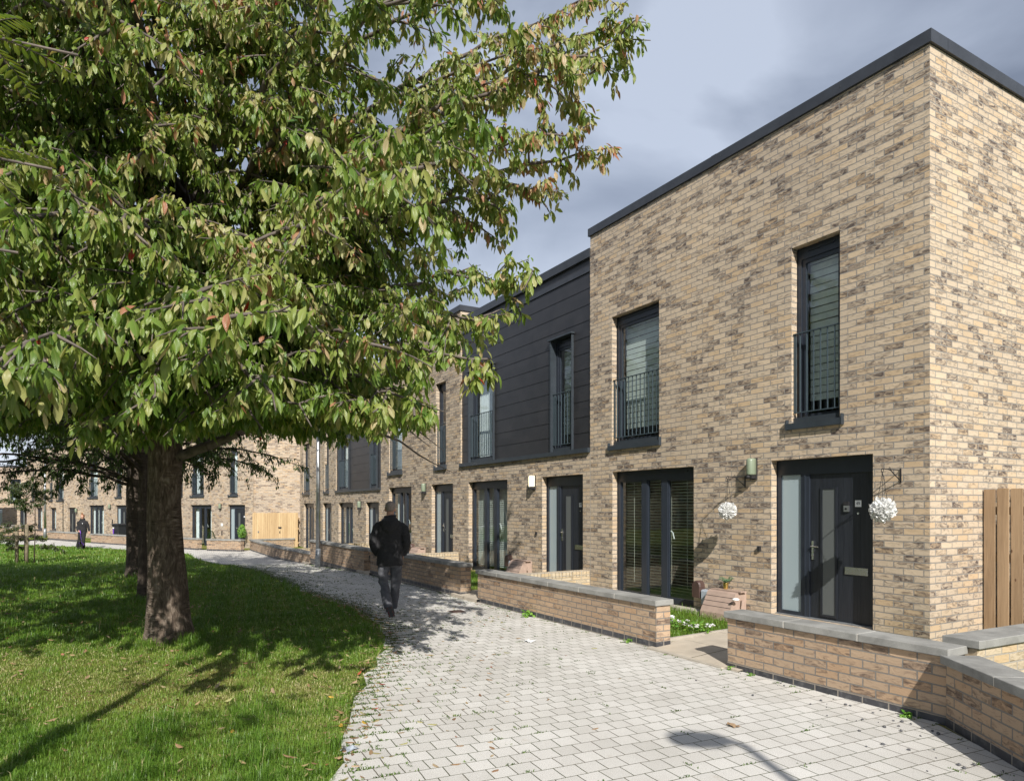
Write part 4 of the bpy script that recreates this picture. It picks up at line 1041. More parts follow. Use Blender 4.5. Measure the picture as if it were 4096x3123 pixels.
class Tree:
    def __init__(s): s.segs = []; s.nodes = []; s.dirs = []; s.tipness = []
    def bough(s, a, b, r0, r1=.006, lift=.5, side_every=.34, side_len=1.0, droop=.35, inside=None, rnd=None, start=.28, node=.11, sub=True, bare=False):
        rnd = rnd or random
        a = np.array(a, float); b = np.array(b, float); ln = np.linalg.norm(b-a)
        c = (a+b)/2 + np.array([0, 0, lift]) + np.array([rnd.uniform(-.15, .15), rnd.uniform(-.15, .15), 0])*ln*.25
        n = max(6, int(ln/.28)); pts = [np.array(p) for p in bez(a, c, b, n)]
        for k in range(1, n-1): pts[k] = pts[k] + np.array([rnd.gauss(0, .018) for _ in range(3)])*ln*.35
        for k in range(n-1):
            u0, u1 = k/(n-1), (k+1)/(n-1)
            s.segs.append((pts[k], pts[k+1], r0*(1-u0)**.8+r1, r0*(1-u1)**.8+r1))
        if bare: return pts
        acc = 0.0; sgn = 1; total = 0
        for k in range(n-1):
            sl = np.linalg.norm(pts[k+1]-pts[k]); total += sl; acc += sl; u = (k+1)/(n-1)
            d = (pts[k+1]-pts[k])/max(sl, 1e-6)
            if u > start:
                if u > .55: s.node_run(pts[k], pts[k+1], node, u, inside, rnd)
                while acc > side_every:
                    acc -= side_every; sgn = -sgn
                    hd = np.array([d[0], d[1], 0]); hd /= max(np.linalg.norm(hd), 1e-6)
                    an = sgn*rnd.uniform(.55, 1.2); hx = hd[0]*math.cos(an)-hd[1]*math.sin(an); hy = hd[0]*math.sin(an)+hd[1]*math.cos(an)
                    L_ = side_len*rnd.uniform(.55, 1.15)*(1.15-.75*u)
                    dirv = np.array([hx, hy, d[2]*.5+rnd.uniform(-.75, .75)]); dirv /= np.linalg.norm(dirv)
                    s.twig(pts[k+1], dirv, L_, .010+.012*(1-u), droop, inside, rnd, node, u, 1 if sub else 0)
        s.node_run(pts[-2], pts[-1], node*.6, 1.0, inside, rnd)
        return pts
    def twig(s, p, d, ln, r, droop, inside, rnd, node, tip, lev):
        n = max(3, int(ln/.16)); q = p.copy(); st = ln/n
        for k in range(n):
            d = d + np.array([rnd.gauss(0, .07), rnd.gauss(0, .07), -droop*st*1.1+rnd.gauss(0, .05)]); d /= np.linalg.norm(d)
            q2 = q + d*st
            if inside and not inside(q2): return
            s.segs.append((q, q2, r*(1-k/n)+.0022, r*(1-(k+1)/n)+.0022))
            s.node_run(q, q2, node, tip, inside, rnd)
            if lev > 0 and k < n-1 and rnd.random() < .75:
                an = rnd.choice((-1, 1))*rnd.uniform(.5, 1.1)
                e_ = np.array([d[0]*math.cos(an)-d[1]*math.sin(an), d[0]*math.sin(an)+d[1]*math.cos(an), d[2]+rnd.uniform(-.9, .5)]); e_ /= np.linalg.norm(e_)
                s.twig(q2, e_, ln*rnd.uniform(.3, .55), r*.5, droop*1.3, inside, rnd, node, tip, lev-1)
            q = q2
    def node_run(s, a, b, node, tip, inside, rnd):
        ln = np.linalg.norm(b-a); k = ln/node; m = int(k) + (1 if rnd.random() < k-int(k) else 0)
        d = (b-a)/max(ln, 1e-6)
        for j in range(m):
            p = a + (b-a)*rnd.random()
            if inside and not inside(p): continue
            s.nodes.append(p); s.dirs.append(d); s.tipness.append(tip)
    def leaves(s, per, Lmean, material, parent, name='foliage', full=None, tbias=0.0):
        P = np.array(s.nodes); D = np.array(s.dirs); T = np.array(s.tipness)
        P = np.repeat(P, per, axis=0); D = np.repeat(D, per, axis=0); T = np.repeat(T, per)
        nodetint = np.repeat(rng.normal(0, .15, len(s.nodes)) + .16*vn3(np.array(s.nodes)), per)
        n = len(P); az = rng.uniform(0, 2*math.pi, n)
        A = np.stack([np.cos(az), np.sin(az), rng.uniform(-1.4, .25, n)], 1) + D*.35
        A /= np.linalg.norm(A, axis=1, keepdims=True)
        Ln = Lmean*np.clip(rng.normal(1, .2, n), .5, 1.45); Wd = Ln*rng.uniform(.27, .37, n)
        P = P + A*rng.uniform(.004, .03, n)[:, None] + rng.normal(0, .022, (n, 3))
        cv = rng.uniform(.5, 1.6, n)
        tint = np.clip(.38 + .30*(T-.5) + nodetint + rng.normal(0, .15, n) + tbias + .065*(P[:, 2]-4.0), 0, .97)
        red = rng.random(n) < .0012; tint[red] = 1.0
        return leaves_mesh(name, P, A, Ln, Wd, cv, tint, material, parent, .9, True if full is None else full)

# ------------------------------------------------------------------ the big cherry
TX, TY = -4.22, 8.40
cherry = empty('cherry_tree', (0, 0, 0)); tag(cherry, 'large cherry tree with bronze tinged drooping leaves filling the upper left', 'tree')
zs = [-.15, .0, .06, .14, .25, .4, .6, .85, 1.1, 1.4, 1.7, 2.0, 2.3, 2.6, 3.0, 3.5, 4.2, 5.0]
rs = [.35, .285, .262, .25, .24, .232, .222, .211, .201, .192, .185, .183, .188, .165, .14, .12, .10, .08]
cs = [(0, 0), (0, 0), (0, 0), (0, 0), (-.01, 0), (-.015, 0), (-.02, 0), (-.03, 0), (-.045, 0), (-.06, 0), (-.065, 0), (-.06, 0), (-.05, 0), (-.04, 0), (0, 0), (.05, 0), (.15, 0), (.3, .1)]
trunk_loft(TX, TY, [z+.03 for z in zs], cs, rs, 5).build('trunk', M['bark'], cherry, True)
def crown_in(p):
    z = p[2]; h = math.hypot(p[0]-TX, p[1]-TY)
    if z < 1.72 + .10*min(p[1], 11) + (.10 if p[0] > -2.2 else 0) + .09*math.sin(p[0]*2.3+p[1]*1.1): return False
    Rz = np.interp(z, [2.0, 3.0, 6.0, 8.0, 9.5], [5.9, 6.1, 6.1, 4.9, 2.2])
    if h > Rz: return False
    xl = np.interp(z, [2.1, 2.3, 2.6, 3.1, 3.6, 3.75, 4.2, 4.5, 4.75, 5.1, 5.45, 5.8, 6.2, 7.0], [-1.0, -.60, -.15, -.10, .22, .20, .0, .42, .55, .95, .70, .95, 1.3, 1.2])
    if p[0] > xl: return False
    return True
tr = Tree(); rd = random.Random(21)
def tcen(z): return np.array([TX + np.interp(z, [2, 3, 5], [-.06, 0, .3]), TY, z])
# named limbs: the low limb on the right, the leader seen at the top, spreading fingers against the sky
lim = []
lim.append(tr.bough(tcen(2.28), (-3.35, 8.35, 2.58), .022, .052, -.08, bare=True))
tr.bough((-3.35, 8.35, 2.58), (-2.5, 8.6, 3.9), .055, .02, .05, side_every=.4, rnd=rd, inside=crown_in)
tr.bough(tcen(4.6), (-3.6, 8.3, 9.2), .10, .03, .2, side_every=.5, side_len=1.2, rnd=rd, inside=crown_in)
fingers = [((1.32, 6.5, 6.12), 3.9, .060), ((1.15, 6.9, 6.6), 4.4, .055), ((.95, 6.5, 5.10), 3.6, .055), ((.70, 6.1, 5.55), 3.9, .05), ((.52, 6.4, 4.62), 3.3, .05), ((.30, 5.9, 4.90), 3.4, .05), ((.18, 5.9, 3.72), 3.0, .045),
           ((-.05, 5.2, 3.15), 2.8, .045), ((-.10, 5.0, 2.62), 2.7, .045), ((-.45, 4.6, 2.32), 2.6, .045), ((-.9, 4.9, 2.25), 2.6, .04), ((-1.35, 4.6, 2.22), 2.5, .04), ((-1.9, 5.2, 2.20), 2.5, .04), ((-1.2, 6.4, 2.35), 2.6, .04),
           ((.9, 7.4, 7.2), 4.8, .05), ((-.3, 4.4, 4.2), 3.4, .045), ((-.6, 3.7, 3.5), 3.0, .045), ((-.25, 4.5, 5.4), 3.9, .045)]
for tip, hz, r_ in fingers:
    b0 = tcen(hz); ln = np.linalg.norm(np.array(tip)-b0)
    tr.bough(b0, tip, r_, .004, .95+rd.uniform(-.2, .35), side_every=.21, side_len=1.15, droop=.9, inside=crown_in, rnd=rd, start=.30, node=.078)
for k in range(150):
    az = rd.uniform(0, 2*math.pi)
    if k % 5 < 3: az = math.atan2(-1, .25) + rd.uniform(-1.25, 1.05)        # more wood on the lit side that faces the path
    z = rd.choice((rd.uniform(2.2, 3.6), rd.uniform(2.2, 5.8), rd.uniform(4.5, 8.2)))
    Rr = float(np.interp(z, [2.2, 5.5, 8.5], [5.9, 5.8, 3.6]))*rd.uniform(.5, 1.0)
    tip = (TX+Rr*math.cos(az), TY+Rr*math.sin(az), z)
    hz = min(6.0, 2.7+(z-2.2)*.6+rd.uniform(-.1, .6))
    if z > 3.4 and tip[0] > -1.6 and rd.random() < .7: continue
    if not crown_in(tip): tip = (min(tip[0], -.9), tip[1], tip[2])
    tr.bough(tcen(hz) if hz < 5 else (TX+.3, TY+.1, hz), tip, .042, .004, rd.uniform(.2, 1.6), side_every=.36, side_len=1.1, droop=.75, inside=crown_in, rnd=rd, start=.30, node=.074)
tubes_mesh('branches', tr.segs, M['twig'], cherry, 5)
print('cherry nodes', len(tr.nodes), 'segs', len(tr.segs))
tr.leaves(6, .106, M['leaf'], cherry)
del tr

# ------------------------------------------------------------------ second cherry, behind
def back_tree(X, Y, base_z, label, seed, Rr, trunk_r, zlow, ztop, nb, lean=0.0, name='cherry_tree', Lm=.10, group=None, nd=.13):
    root = empty(name, (0, 0, 0)); tag(root, label, 'tree', group)
    zz = [-.2, 0, .1, .25, .5, .9, 1.4, 2.0, 2.6, 3.4, 4.6]; rr = [1.5, 1.3, 1.15, 1.08, 1.02, 1.0, .96, .95, .85, .65, .4]
    trunk_loft(X, Y, [z+base_z for z in zz], [(lean*z, 0) for z in zz], [trunk_r*k for k in rr], seed).build('trunk', M['bark2'], root, True)
    t = Tree(); r = random.Random(seed)
    def ins(p):
        h = math.hypot(p[0]-X, p[1]-Y); return p[2] > zlow+.12*math.sin(p[0]*3) and h < Rr*1.05
    for k in range(nb):
        az = r.uniform(0, 2*math.pi); z = r.uniform(zlow+.1, ztop); q = Rr*float(np.interp(z, [zlow, (zlow+ztop)/2, ztop], [1, 1, .45]))*r.uniform(.75, 1)
        hz = base_z+2.1+(z-zlow)*.45
        t.bough((X+lean*hz, Y, hz), (X+q*math.cos(az), Y+q*math.sin(az), z), .036, .004, r.uniform(.5, 1.4), side_every=.36, side_len=1.25, droop=.7, inside=ins, rnd=r, start=.25, node=nd)
    tubes_mesh('branches', t.segs, M['bark2'], root, 4)
    print(label[:20], 'nodes', len(t.nodes))
    t.leaves(5, Lm, M['leaf_shaded'], root, full=False)
    return root
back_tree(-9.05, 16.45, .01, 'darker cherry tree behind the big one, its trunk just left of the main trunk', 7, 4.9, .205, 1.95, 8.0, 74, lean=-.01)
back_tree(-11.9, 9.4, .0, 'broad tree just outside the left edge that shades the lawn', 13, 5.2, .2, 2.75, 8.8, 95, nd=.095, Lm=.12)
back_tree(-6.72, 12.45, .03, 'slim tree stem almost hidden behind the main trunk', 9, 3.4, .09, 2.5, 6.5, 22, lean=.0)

# ------------------------------------------------------------------ rowan reaching in from the left
rowan = empty('rowan_tree', (-2.72, .9, 0)); tag(rowan, 'fern like compound leaves of a rowan reaching in at the upper left edge', 'tree')
mb = MB(); mb.tube([(0, 0, -.05), (.02, .02, .8), (-.03, .03, 1.8), (.02, 0, 2.8), (.05, .1, 4.2)], [.13, .115, .10, .08, .02], 12); mb.build('trunk', M['bark2'], rowan, True)
P_, A_, L_, W_, C_, T_ = [], [], [], [], [], []; sg = []
r = random.Random(4)
def frond(p, d, ln):
    d = Vector(d).normalized(); p = Vector(p); n = 11; side = d.cross(Vector((0, 0, 1))).normalized(); q = p.copy()
    for k in range(n):
        d2 = (d+Vector((0, 0, -.055*k))).normalized(); q2 = q+d2*ln/n; sg.append((np.array(q), np.array(q2), .0018, .0014)); q = q2
        for sgn in (-1, 1):
            P_.append(tuple(q)); a = (side*sgn+d2*.45+Vector((0, 0, r.uniform(-.15, .05)))).normalized(); A_.append(tuple(a)); L_.append(.052*math.sin(math.pi*(k+1.5)/(n+2))**.5); W_.append(.013); C_.append(.35); T_.append(r.random())
for (p, q, nf) in [((-.02, .03, 2.3), (1.44, 1.00, 2.62), 12), ((0, .03, 2.5), (1.50, 1.02, 2.95), 12), ((0, .02, 2.1), (1.36, .98, 2.38), 9), ((0, 0, 3.0), (-.5, .6, 4.2), 10), ((.03, .05, 3.2), (.5, .4, 4.5), 10), ((0, 0, 2.6), (-.8, .2, 3.2), 10), ((0, .05, 3.6), (.1, -.5, 4.4), 8)]:
    pts = bez(p, tuple((np.array(p)+np.array(q))/2+np.array([0, 0, .15])), q, 9)
    for a_, b_ in zip(pts[:-1], pts[1:]): sg.append((np.array(a_), np.array(b_), .0045, .004))
    for k in range(nf):
        u = .45+.55*k/(nf-1); i = min(7, int(u*8)); pp = pts[i]; ba = math.atan2(q[1]-p[1], q[0]-p[0])+r.uniform(-1.2, 1.2)
        frond(pp, (math.cos(ba), math.sin(ba), r.uniform(.0, .3)), r.uniform(.17, .24))
tubes_mesh('branches', sg, M['twig'], rowan, 4)
leaves_mesh('foliage', np.array(P_), np.array(A_), np.array(L_), np.array(W_), np.array(C_), np.array(T_), M['leaf_rowan'], rowan, .2, True)

# ------------------------------------------------------------------ sapling with stakes
sap = empty('sapling', (-16.45, 22.9, gz(22.9))); tag(sap, 'young staked sapling with sparse leaves on the far lawn at the left', 'tree')
mb = MB()
mb.tube([(.10, 0, -.05), (.10, .02, 1.0), (.14, 0, 1.9), (.18, 0, 2.7), (.20, 0, 3.5)], [.022, .02, .017, .012, .004], 6)
mb.tube([(.35, .1, -.05), (.38, .1, 1.0), (.42, .05, 2.0), (.30, 0, 3.0)], [.018, .015, .012, .004], 6)
mb.build('trunk', M['bark2'], sap, True)
for (x, y) in ((-.16, .45), (.02, -.25), (.28, -.15)):
    s = MB(); s.tube([(x, y, -.2), (x, y, 1.30)], [.055, .052], 10); s.build('stake', M['stake'], sap, True)
s = MB(); s.tube([(.02, -.31, 1.18), (.18, -.12, 1.16), (.30, -.21, 1.18)], .012, 6); s.build('tree_tie', M['rubber'], sap)
t = Tree(); r = random.Random(12)
for k in range(26):
    z = r.choice((r.uniform(.5, 1.25), r.uniform(1.55, 2.6), r.uniform(1.7, 2.4))); az = r.uniform(0, 6.28); q = r.uniform(.35, .8) if z > 1.4 else r.uniform(.8, 1.75)
    zt = z+(.25 if z > 1.4 else r.uniform(-.25, .2))
    t.bough((.14, 0, z), (.14+q*math.cos(az), q*math.sin(az), zt), .009, .003, .1, side_every=.15, side_len=.42, droop=.1, rnd=r, start=.3 if z < 1.4 else .05, node=.045, sub=True)
t.twig(np.array([.19, 0, 2.7]), np.array([0, 0, 1.]), .9, .006, -.05, None, r, .12, .5, 0)
tubes_mesh('branches', t.segs, M['bark2'], sap, 4)
t.leaves(4, .085, M['leaf_sap'], sap, full=False)

# ------------------------------------------------------------------ grass
def in_lawn(x, y): return x < np.interp(y, [k[0] for k in EDGE], [k[1] for k in EDGE])
M['weed'] = leaf_mat('joint_weed', [(0, (.045, .09, .014)), (.5, (.09, .15, .025)), (.85, (.15, .17, .05)), (1, (.10, .065, .03))], .2, .6, False)
def blades(name, X, Y, Z, hgt, wid, tint, kind='stuff', matl=None):
    n = len(X); az = rng.uniform(0, 2*math.pi, n); lean = rng.uniform(.15, 1.25, n)
    dx, dy = np.cos(az), np.sin(az); px, py = -dy, dx
    base = np.stack([X, Y, Z], 1); side = np.stack([px, py, np.zeros(n)], 1)*(wid*.5)[:, None]
    d = np.stack([dx, dy, np.zeros(n)], 1)
    mid = base + d*(hgt*lean*.35)[:, None] + np.array([0, 0, 1.])*(hgt*.62)[:, None]
    tip = base + d*(hgt*lean)[:, None] + np.array([0, 0, 1.])*(hgt*(1-.45*lean))[:, None]
    V = np.stack([base-side, base+side, mid+side*.7, mid-side*.7, tip], 1).reshape(-1, 3)
    b = (np.arange(n)*5)[:, None]
    Q = b + np.array([[0, 1, 2, 3]]); T = b + np.array([[3, 2, 4]])
    o = np_mesh(name, V, Q, T, matl or M['grass'], None, np.repeat(tint, 5), None, True)
    tag(o, kind=kind); return o
def vn(x, y, s, seed=0):
    """cheap smooth noise"""
    v = 0
    for k, (a, b_) in enumerate(((1.0, .37), (-.61, 1.13), (.83, -1.71), (1.9, .7))):
        v = v + np.sin((x*a+y*b_)*s*(1+.35*k)+seed*1.7+k*2.1)
    return v/4
def scatter(y0, y1, dens, umax=.80):
    area_w = 0; 
    n = int(dens*(y1-y0)*(y1+y0)/2*umax*1.0)
    y = np.sqrt(rng.uniform(y0*y0, y1*y1, n)); u = rng.uniform(-umax, 0.05, n); x = u*y
    k = in_lawn(x, y+rng.normal(0, .02, n)); return x[k]+rng.normal(0, .03, k.sum())*0, y[k]
parts = []
for (y0, y1, dens, hm, wm) in ((3.3, 5.5, 9500, .060, .0034), (5.5, 8.5, 5200, .056, .0045), (8.5, 13, 1700, .062, .0075), (13, 22, 520, .065, .014), (22, 37, 190, .065, .024)):
    x, y = scatter(y0, y1, dens); n = len(x)
    dry = np.clip(1.3-abs(y-(6.5-.12*(x+3)))/1.3, 0, 1)*(.72+.5*vn(x, y, 1.6, 3)); dry = np.clip(dry, 0, 1)
    tuft = np.clip(vn(x, y, 2.3, 1)*1.3+vn(x, y, 9.0, 5)*1.3, 0, 1)
    edgeb = np.clip(1-(np.interp(y, [k[0] for k in EDGE], [k[1] for k in EDGE])-x)/.35, 0, 1)
    h = hm*(1-.62*dry)*(.8+1.25*tuft*(1-dry)+.3*edgeb*tuft)*rng.uniform(.55, 1.35, n)
    tn = np.clip(.29+.50*dry+.10*vn(x, y, 1.1, 8)+.16*vn(x, y, 7.0, 2)-.18*tuft+rng.normal(0, .12, n), 0, 1); st = rng.random(n) < .02+.22*dry; tn[st] = rng.uniform(.85, 1, st.sum())
    for (cx0, cy0, r0_) in ((TX, TY, .33), (-9.05, 16.45, .27)):
        dd = np.hypot(x-cx0, y-cy0); h = h*(1+1.0*np.clip(1-(dd-r0_)/.22, 0, 1))
    z = np.interp(y, [k[0] for k in GK], [k[1] for k in GK])
    parts.append((x, y, z, h, np.full(n, wm)*rng.uniform(.7, 1.3, n), tn))
o = blades('grass', *[np.concatenate([p[k] for p in parts]) for k in range(6)])
print('blades', sum(len(p[0]) for p in parts))
# garden grass
def garden_blades(t0, t1, z_w, z_h, n, o0=.28, o1=2.0, hm=.06):
    t = rng.uniform(t0, t1, n); o_ = rng.uniform(o0, o1, n)
    x = PX+DX*t+NX*o_; y = PY+DY*t+NY*o_; z = z_w+(z_h-z_w)*(1-o_/2.02)
    edge = np.clip(1-(o_-o0)/.25, 0, 1)
    return x, y, z, hm*rng.uniform(.5, 1.4, n)*(1+1.2*edge), np.full(n, .006), np.clip(.25+rng.normal(0, .13, n)+.15*edge, 0, 1)
gp = [garden_blades(2.05, 5.9, .075, .115, 9000), garden_blades(7.4, 11.45, .09, .13, 5000), garden_blades(13.1, 17.5, .07, .12, 3500)]
blades('garden_grass', *[np.concatenate([p[k] for p in gp]) for k in range(6)])
# weeds in the paving joints
def weed_pts():
    xs_, ys_ = [], []
    c25, s25 = math.cos(R(25)), math.sin(R(25))
    n = 5600
    y = np.sqrt(rng.uniform(3.6**2, 22**2, n)); 
    ex = np.interp(y, [k[0] for k in EDGE], [k[1] for k in EDGE]); rx = np.array([right_x(v) for v in y])
    side = rng.random(n)
    d = np.where(side < .62, rng.exponential(.16, n), np.where(side < .82, rng.exponential(.9, n), rng.uniform(0, 5, n)))
    x = ex + d + .02
    rgt = side > .93; x = np.where(rgt, rx-rng.exponential(.18, n)-.02, x)
    k = (x < rx-.01) & (x > ex)
    x, y = x[k], y[k]
    # snap to the nearest joint of the paving
    u = x*c25+y*s25; v = -x*s25+y*c25
    vr = np.round(v/.158)*.158; use = rng.random(len(x)) < .75
    v = np.where(use, vr, v); x = u*c25-v*s25; y = u*s25+v*c25
    return x, y
wx, wy = weed_pts()
rep = rng.integers(4, 16, len(wx)); X = np.repeat(wx, rep); Y = np.repeat(wy, rep)
dirj = (R(25), R(115)); ja = rng.random(len(wx)) < .7; ja = np.repeat(np.where(ja, dirj[0], dirj[1]), rep)
al = rng.normal(0, .028, len(X)); X = X+np.cos(ja)*al+rng.normal(0, .005, len(X)); Y = Y+np.sin(ja)*al+rng.normal(0, .005, len(X))
Z = np.interp(Y, [k[0] for k in GK], [k[1] for k in GK])+.006
blades('weeds', X, Y, Z, rng.uniform(.006, .024, len(X)), rng.uniform(.005, .011, len(X)), np.clip(rng.normal(.30, .25, len(X)), 0, 1), matl=M['weed'])
# fallen leaves
def fallen():
    n = 1500
    y = np.sqrt(rng.uniform(3.5**2, 13**2, n)); ex = np.interp(y, [k[0] for k in EDGE], [k[1] for k in EDGE])
    s = rng.random(n); x = np.where(s < .50, rng.uniform(-.78, 0, n)*y, np.where(s < .93, ex+rng.normal(.06, .13, n), ex+rng.exponential(1.2, n)))
    k = x < np.array([right_x(v) for v in y])-.05; x, y = x[k], y[k]
    keep = (x < ex[k]) | (rng.random(len(x)) < .85); x, y = x[keep], y[keep]; n = len(x)
    onl = in_lawn(x, y)
    z = np.interp(y, [k[0] for k in GK], [k[1] for k in GK]) + np.where(onl, rng.uniform(.02, .05, n), .012)
    P = np.stack([x, y, z], 1); az = rng.uniform(0, 6.28, n); A = np.stack([np.cos(az), np.sin(az), rng.uniform(-.05, .45, n)*onl+.06], 1); A /= np.linalg.norm(A, axis=1, keepdims=True)
    Ln = rng.uniform(.035, .085, n); cv = rng.uniform(-.2, .35, n)*onl
    o = leaves_mesh('fallen_leaves', P, A, Ln, Ln*rng.uniform(.3, .5, n), cv, rng.random(n), M['fallen'], None, .35, True); tag(o, kind='stuff')
fallen()
# gravel bits
mb = MB(); r = random.Random(8)
for k in range(58):
    t = r.uniform(-1.3, .6); o_ = 2.27+abs(r.gauss(0, .32)); x, y = RP(t, o_)
    if k > 32: x, y = 3.05+r.gauss(0, .16)-abs(r.gauss(0, .2)), r.uniform(3.9, 5.1)
    s = r.uniform(.004, .013)
    if x < 3.12: mb.ellipsoid((x, y, gz(y)+.008+s*.5), s*r.uniform(.8, 1.5), s, s*.75, 6, 4, Matrix.Rotation(r.uniform(0, 3), 3, 'Z'))
tag(mb.build('loose_gravel', M['gravel']), kind='stuff')
# dandelion clumps at the foot of the walls
def weed_clump(x, y, z, s, n, label):
    a = rng.uniform(0, 6.28, n); A = np.stack([np.cos(a), np.sin(a), rng.uniform(.3, 1.4, n)], 1); A /= np.linalg.norm(A, axis=1, keepdims=True)
    P = np.stack([x+rng.normal(0, s*.2, n), y+rng.normal(0, s*.2, n), z+rng.uniform(0, s*.35, n)], 1); Ln = s*rng.uniform(.5, 1.1, n)
    o = leaves_mesh('weed', P, A, Ln, Ln*.32, rng.uniform(.5, 1.3, n), rng.random(n), M['green_leaf'], None, .4); tag(o, label, 'weed', 'leafy weeds at the foot of the walls')
x, y = RP(-1.06, 2.30); weed_clump(x, y, .04, .10, 34, 'tallest leafy weed at the foot of the nearest wall, beside its right end')
x, y = RP(.74, 2.27); weed_clump(x, y, .04, .07, 26, 'spiky weed at the left foot of the nearest wall')
x, y = RP(.45, 2.30); weed_clump(x, y, .04, .06, 20, 'small flat weed under the nearest wall, a hand from its left end')
x, y = RP(2.3, 2.29); weed_clump(x, y, .05, .09, 24, 'round leafed weed at the right foot of the long wall')
x, y = RP(4.6, 2.30); weed_clump(x, y, .05, .16, 40, 'tall grassy weed against the middle of the long wall')

# ------------------------------------------------------------------ street lamps
def street_lamp(x, y, z, h, r0, label, arm_dir=0.0, arm=.45):
    root = empty('street_lamp', (x, y, z), arm_dir); tag(root, label, 'street lamp', 'steel street lamps around the green')
    m = MB(); m.tube([(0, 0, .55), (0, 0, h*.5), (0, 0, h)], [r0*.86, r0*.7, r0*.5], 20); m.build('post', M['zinc'], root, True)
    m = MB(); m.tube([(0, 0, -.1), (0, 0, .35), (0, 0, .56)], [r0*1.12, r0*1.1, r0*.9], 20); m.build('base', M['zinc_dull'], root, True)
    m = MB(); m.tube([(0, 0, h-.02), (.03, 0, h+.03), (arm*.3, 0, h+.05)], [r0*.5, r0*.45, .03], 10)
    rings = []
    for xx, w_, t_ in ((arm*.15, .06, .03), (arm*.35, .13, .06), (arm*.9, .17, .06), (arm*1.25, .14, .04), (arm*1.36, .05, .015)):
        rings.append([(xx, w_*math.cos(a), h+.05+t_*math.sin(a)) for a in np.linspace(0, 2*math.pi, 13)[:-1]])
    m.loft(rings); m.build('lamp_head', M['zinc_dull'], root, True)
    return root
sl = street_lamp(-5.72, 20.15, gz(20.15)-.0, 5.1, .078, 'tall galvanised steel lamp post standing on the path in front of a low wall', math.pi)
MB().box(-.045, .045, -.082, -.070, 1.55, 1.66).build('sticker', M['grey_box'], sl)
street_lamp(-29.0, 42.4, -.2, 5.0, .085, 'distant pale lamp post behind the low wall, left of the woman', math.pi, .6)
street_lamp(2.52, -2.35, .03, 5.0, .07, 'lamp post behind the viewer whose shadow falls on the paving', math.pi*.95, .36)

# ------------------------------------------------------------------ hanging flower balls
def flower_ball(t, label, rad, drop):
    wx_, wy_ = RP(t, .35); zt = .245+1.845
    root = empty('hanging_flower_ball', (wx_, wy_, zt)); tag(root, label, 'hanging basket', 'white hydrangea balls hanging by the end house door')
    zc = -drop
    m = MB(); m.ellipsoid((0, 0, zc), rad*.55, rad*.55, rad*.55, 14, 10); m.build('foam_core', M['green_leaf'], root)
    n = 1300; ph = np.arccos(rng.uniform(-1, 1, n)); th = rng.uniform(0, 6.28, n)
    nrm = np.stack([np.sin(ph)*np.cos(th), np.sin(ph)*np.sin(th), np.cos(ph)], 1)
    P = np.array([0, 0, zc]) + nrm*rad*rng.uniform(.62, .90, n)[:, None]
    A = nrm*.6 + rng.normal(0, .8, (n, 3)); A /= np.linalg.norm(A, axis=1, keepdims=True)
    leaves_mesh('petals', P, A, np.full(n, rad*.34)*rng.uniform(.7, 1.2, n), np.full(n, rad*.34), rng.uniform(-.3, .4, n), rng.random(n), M['petal'], root, 1.2)
    c = MB()
    for k in range(3):
        a = 2.1*k; c.tube([(0, 0, -.02)] + [((rad*.5*math.cos(a))*u+(.003 if i % 2 else -.003), rad*.5*math.sin(a)*u, -.02-(drop-rad*.75)*u) for i, u in enumerate(np.linspace(.05, 1, 14))], .0028, 5)
    c.tube([(.0, 0, .015), (.012, 0, .0), (0, 0, -.03)], .003, 5)
    c.build('chain', M['black'], root)
flower_ball(2.517, 'smaller looking white flower ball hanging between the french windows and the door', .112, .46)
flower_ball(.32, 'white flower ball hanging right of the black front door, near the house corner', .122, .44)

# ------------------------------------------------------------------ small garden things
gx, gy = RP(2.78, .10)
pot = empty('potted_fern', (gx, gy, .245+.267)); tag(pot, 'small artificial fern in a brass pot on the beige gas box', 'plant pot')
m = MB(); m.loft([[(.034*s_*math.cos(a), .034*s_*math.sin(a), z_) for a in np.linspace(0, 2*math.pi, 17)[:-1]] for z_, s_ in ((0, .82), (.005, .85), (.085, 1.12), (.09, 1.12))]); m.build('pot', M['gold'], pot, True)
n = 420; fr = rng.integers(0, 12, n); fa = fr*.55; u = rng.random(n)
P = np.stack([np.cos(fa)*u*.10, np.sin(fa)*u*.10, .09+.10*u-.04*u*u+.02*np.sin(fr*2.)*u], 1)
A = np.stack([np.cos(fa+np.where(rng.random(n) < .5, 1.2, -1.2)), np.sin(fa+np.where(rng.random(n) < .5, 1.2, -1.2)), rng.uniform(-.1, .5, n)], 1); A /= np.linalg.norm(A, axis=1, keepdims=True)
M['fern'] = leaf_mat('blue_green_fern', [(0, (.08, .18, .10)), (1, (.20, .34, .20))], .2, .6, False)
leaves_mesh('fronds', P, A, np.full(n, .034), np.full(n, .008), np.full(n, .3), rng.random(n), M['fern'], pot, .4)
fl = empty('flower_garland', (*RP(2.55, 1.30), .10)); tag(fl, 'trailing garland of white flowers with bright leaves lying on the end house grass', 'flowers')
n = 130; s_ = rng.uniform(-.62, .45, n); P = np.stack([DX*s_+rng.normal(0, .05, n), DY*s_+rng.normal(0, .05, n), .02+rng.uniform(0, .12, n)], 1)
a = rng.uniform(0, 6.28, n); A = np.stack([np.cos(a), np.sin(a), rng.uniform(0, .9, n)], 1); A /= np.linalg.norm(A, axis=1, keepdims=True)
leaves_mesh('leaves', P, A, rng.uniform(.04, .09, n), rng.uniform(.03, .05, n), rng.uniform(.1, .8, n), rng.random(n), M['green_leaf'], fl, .6)
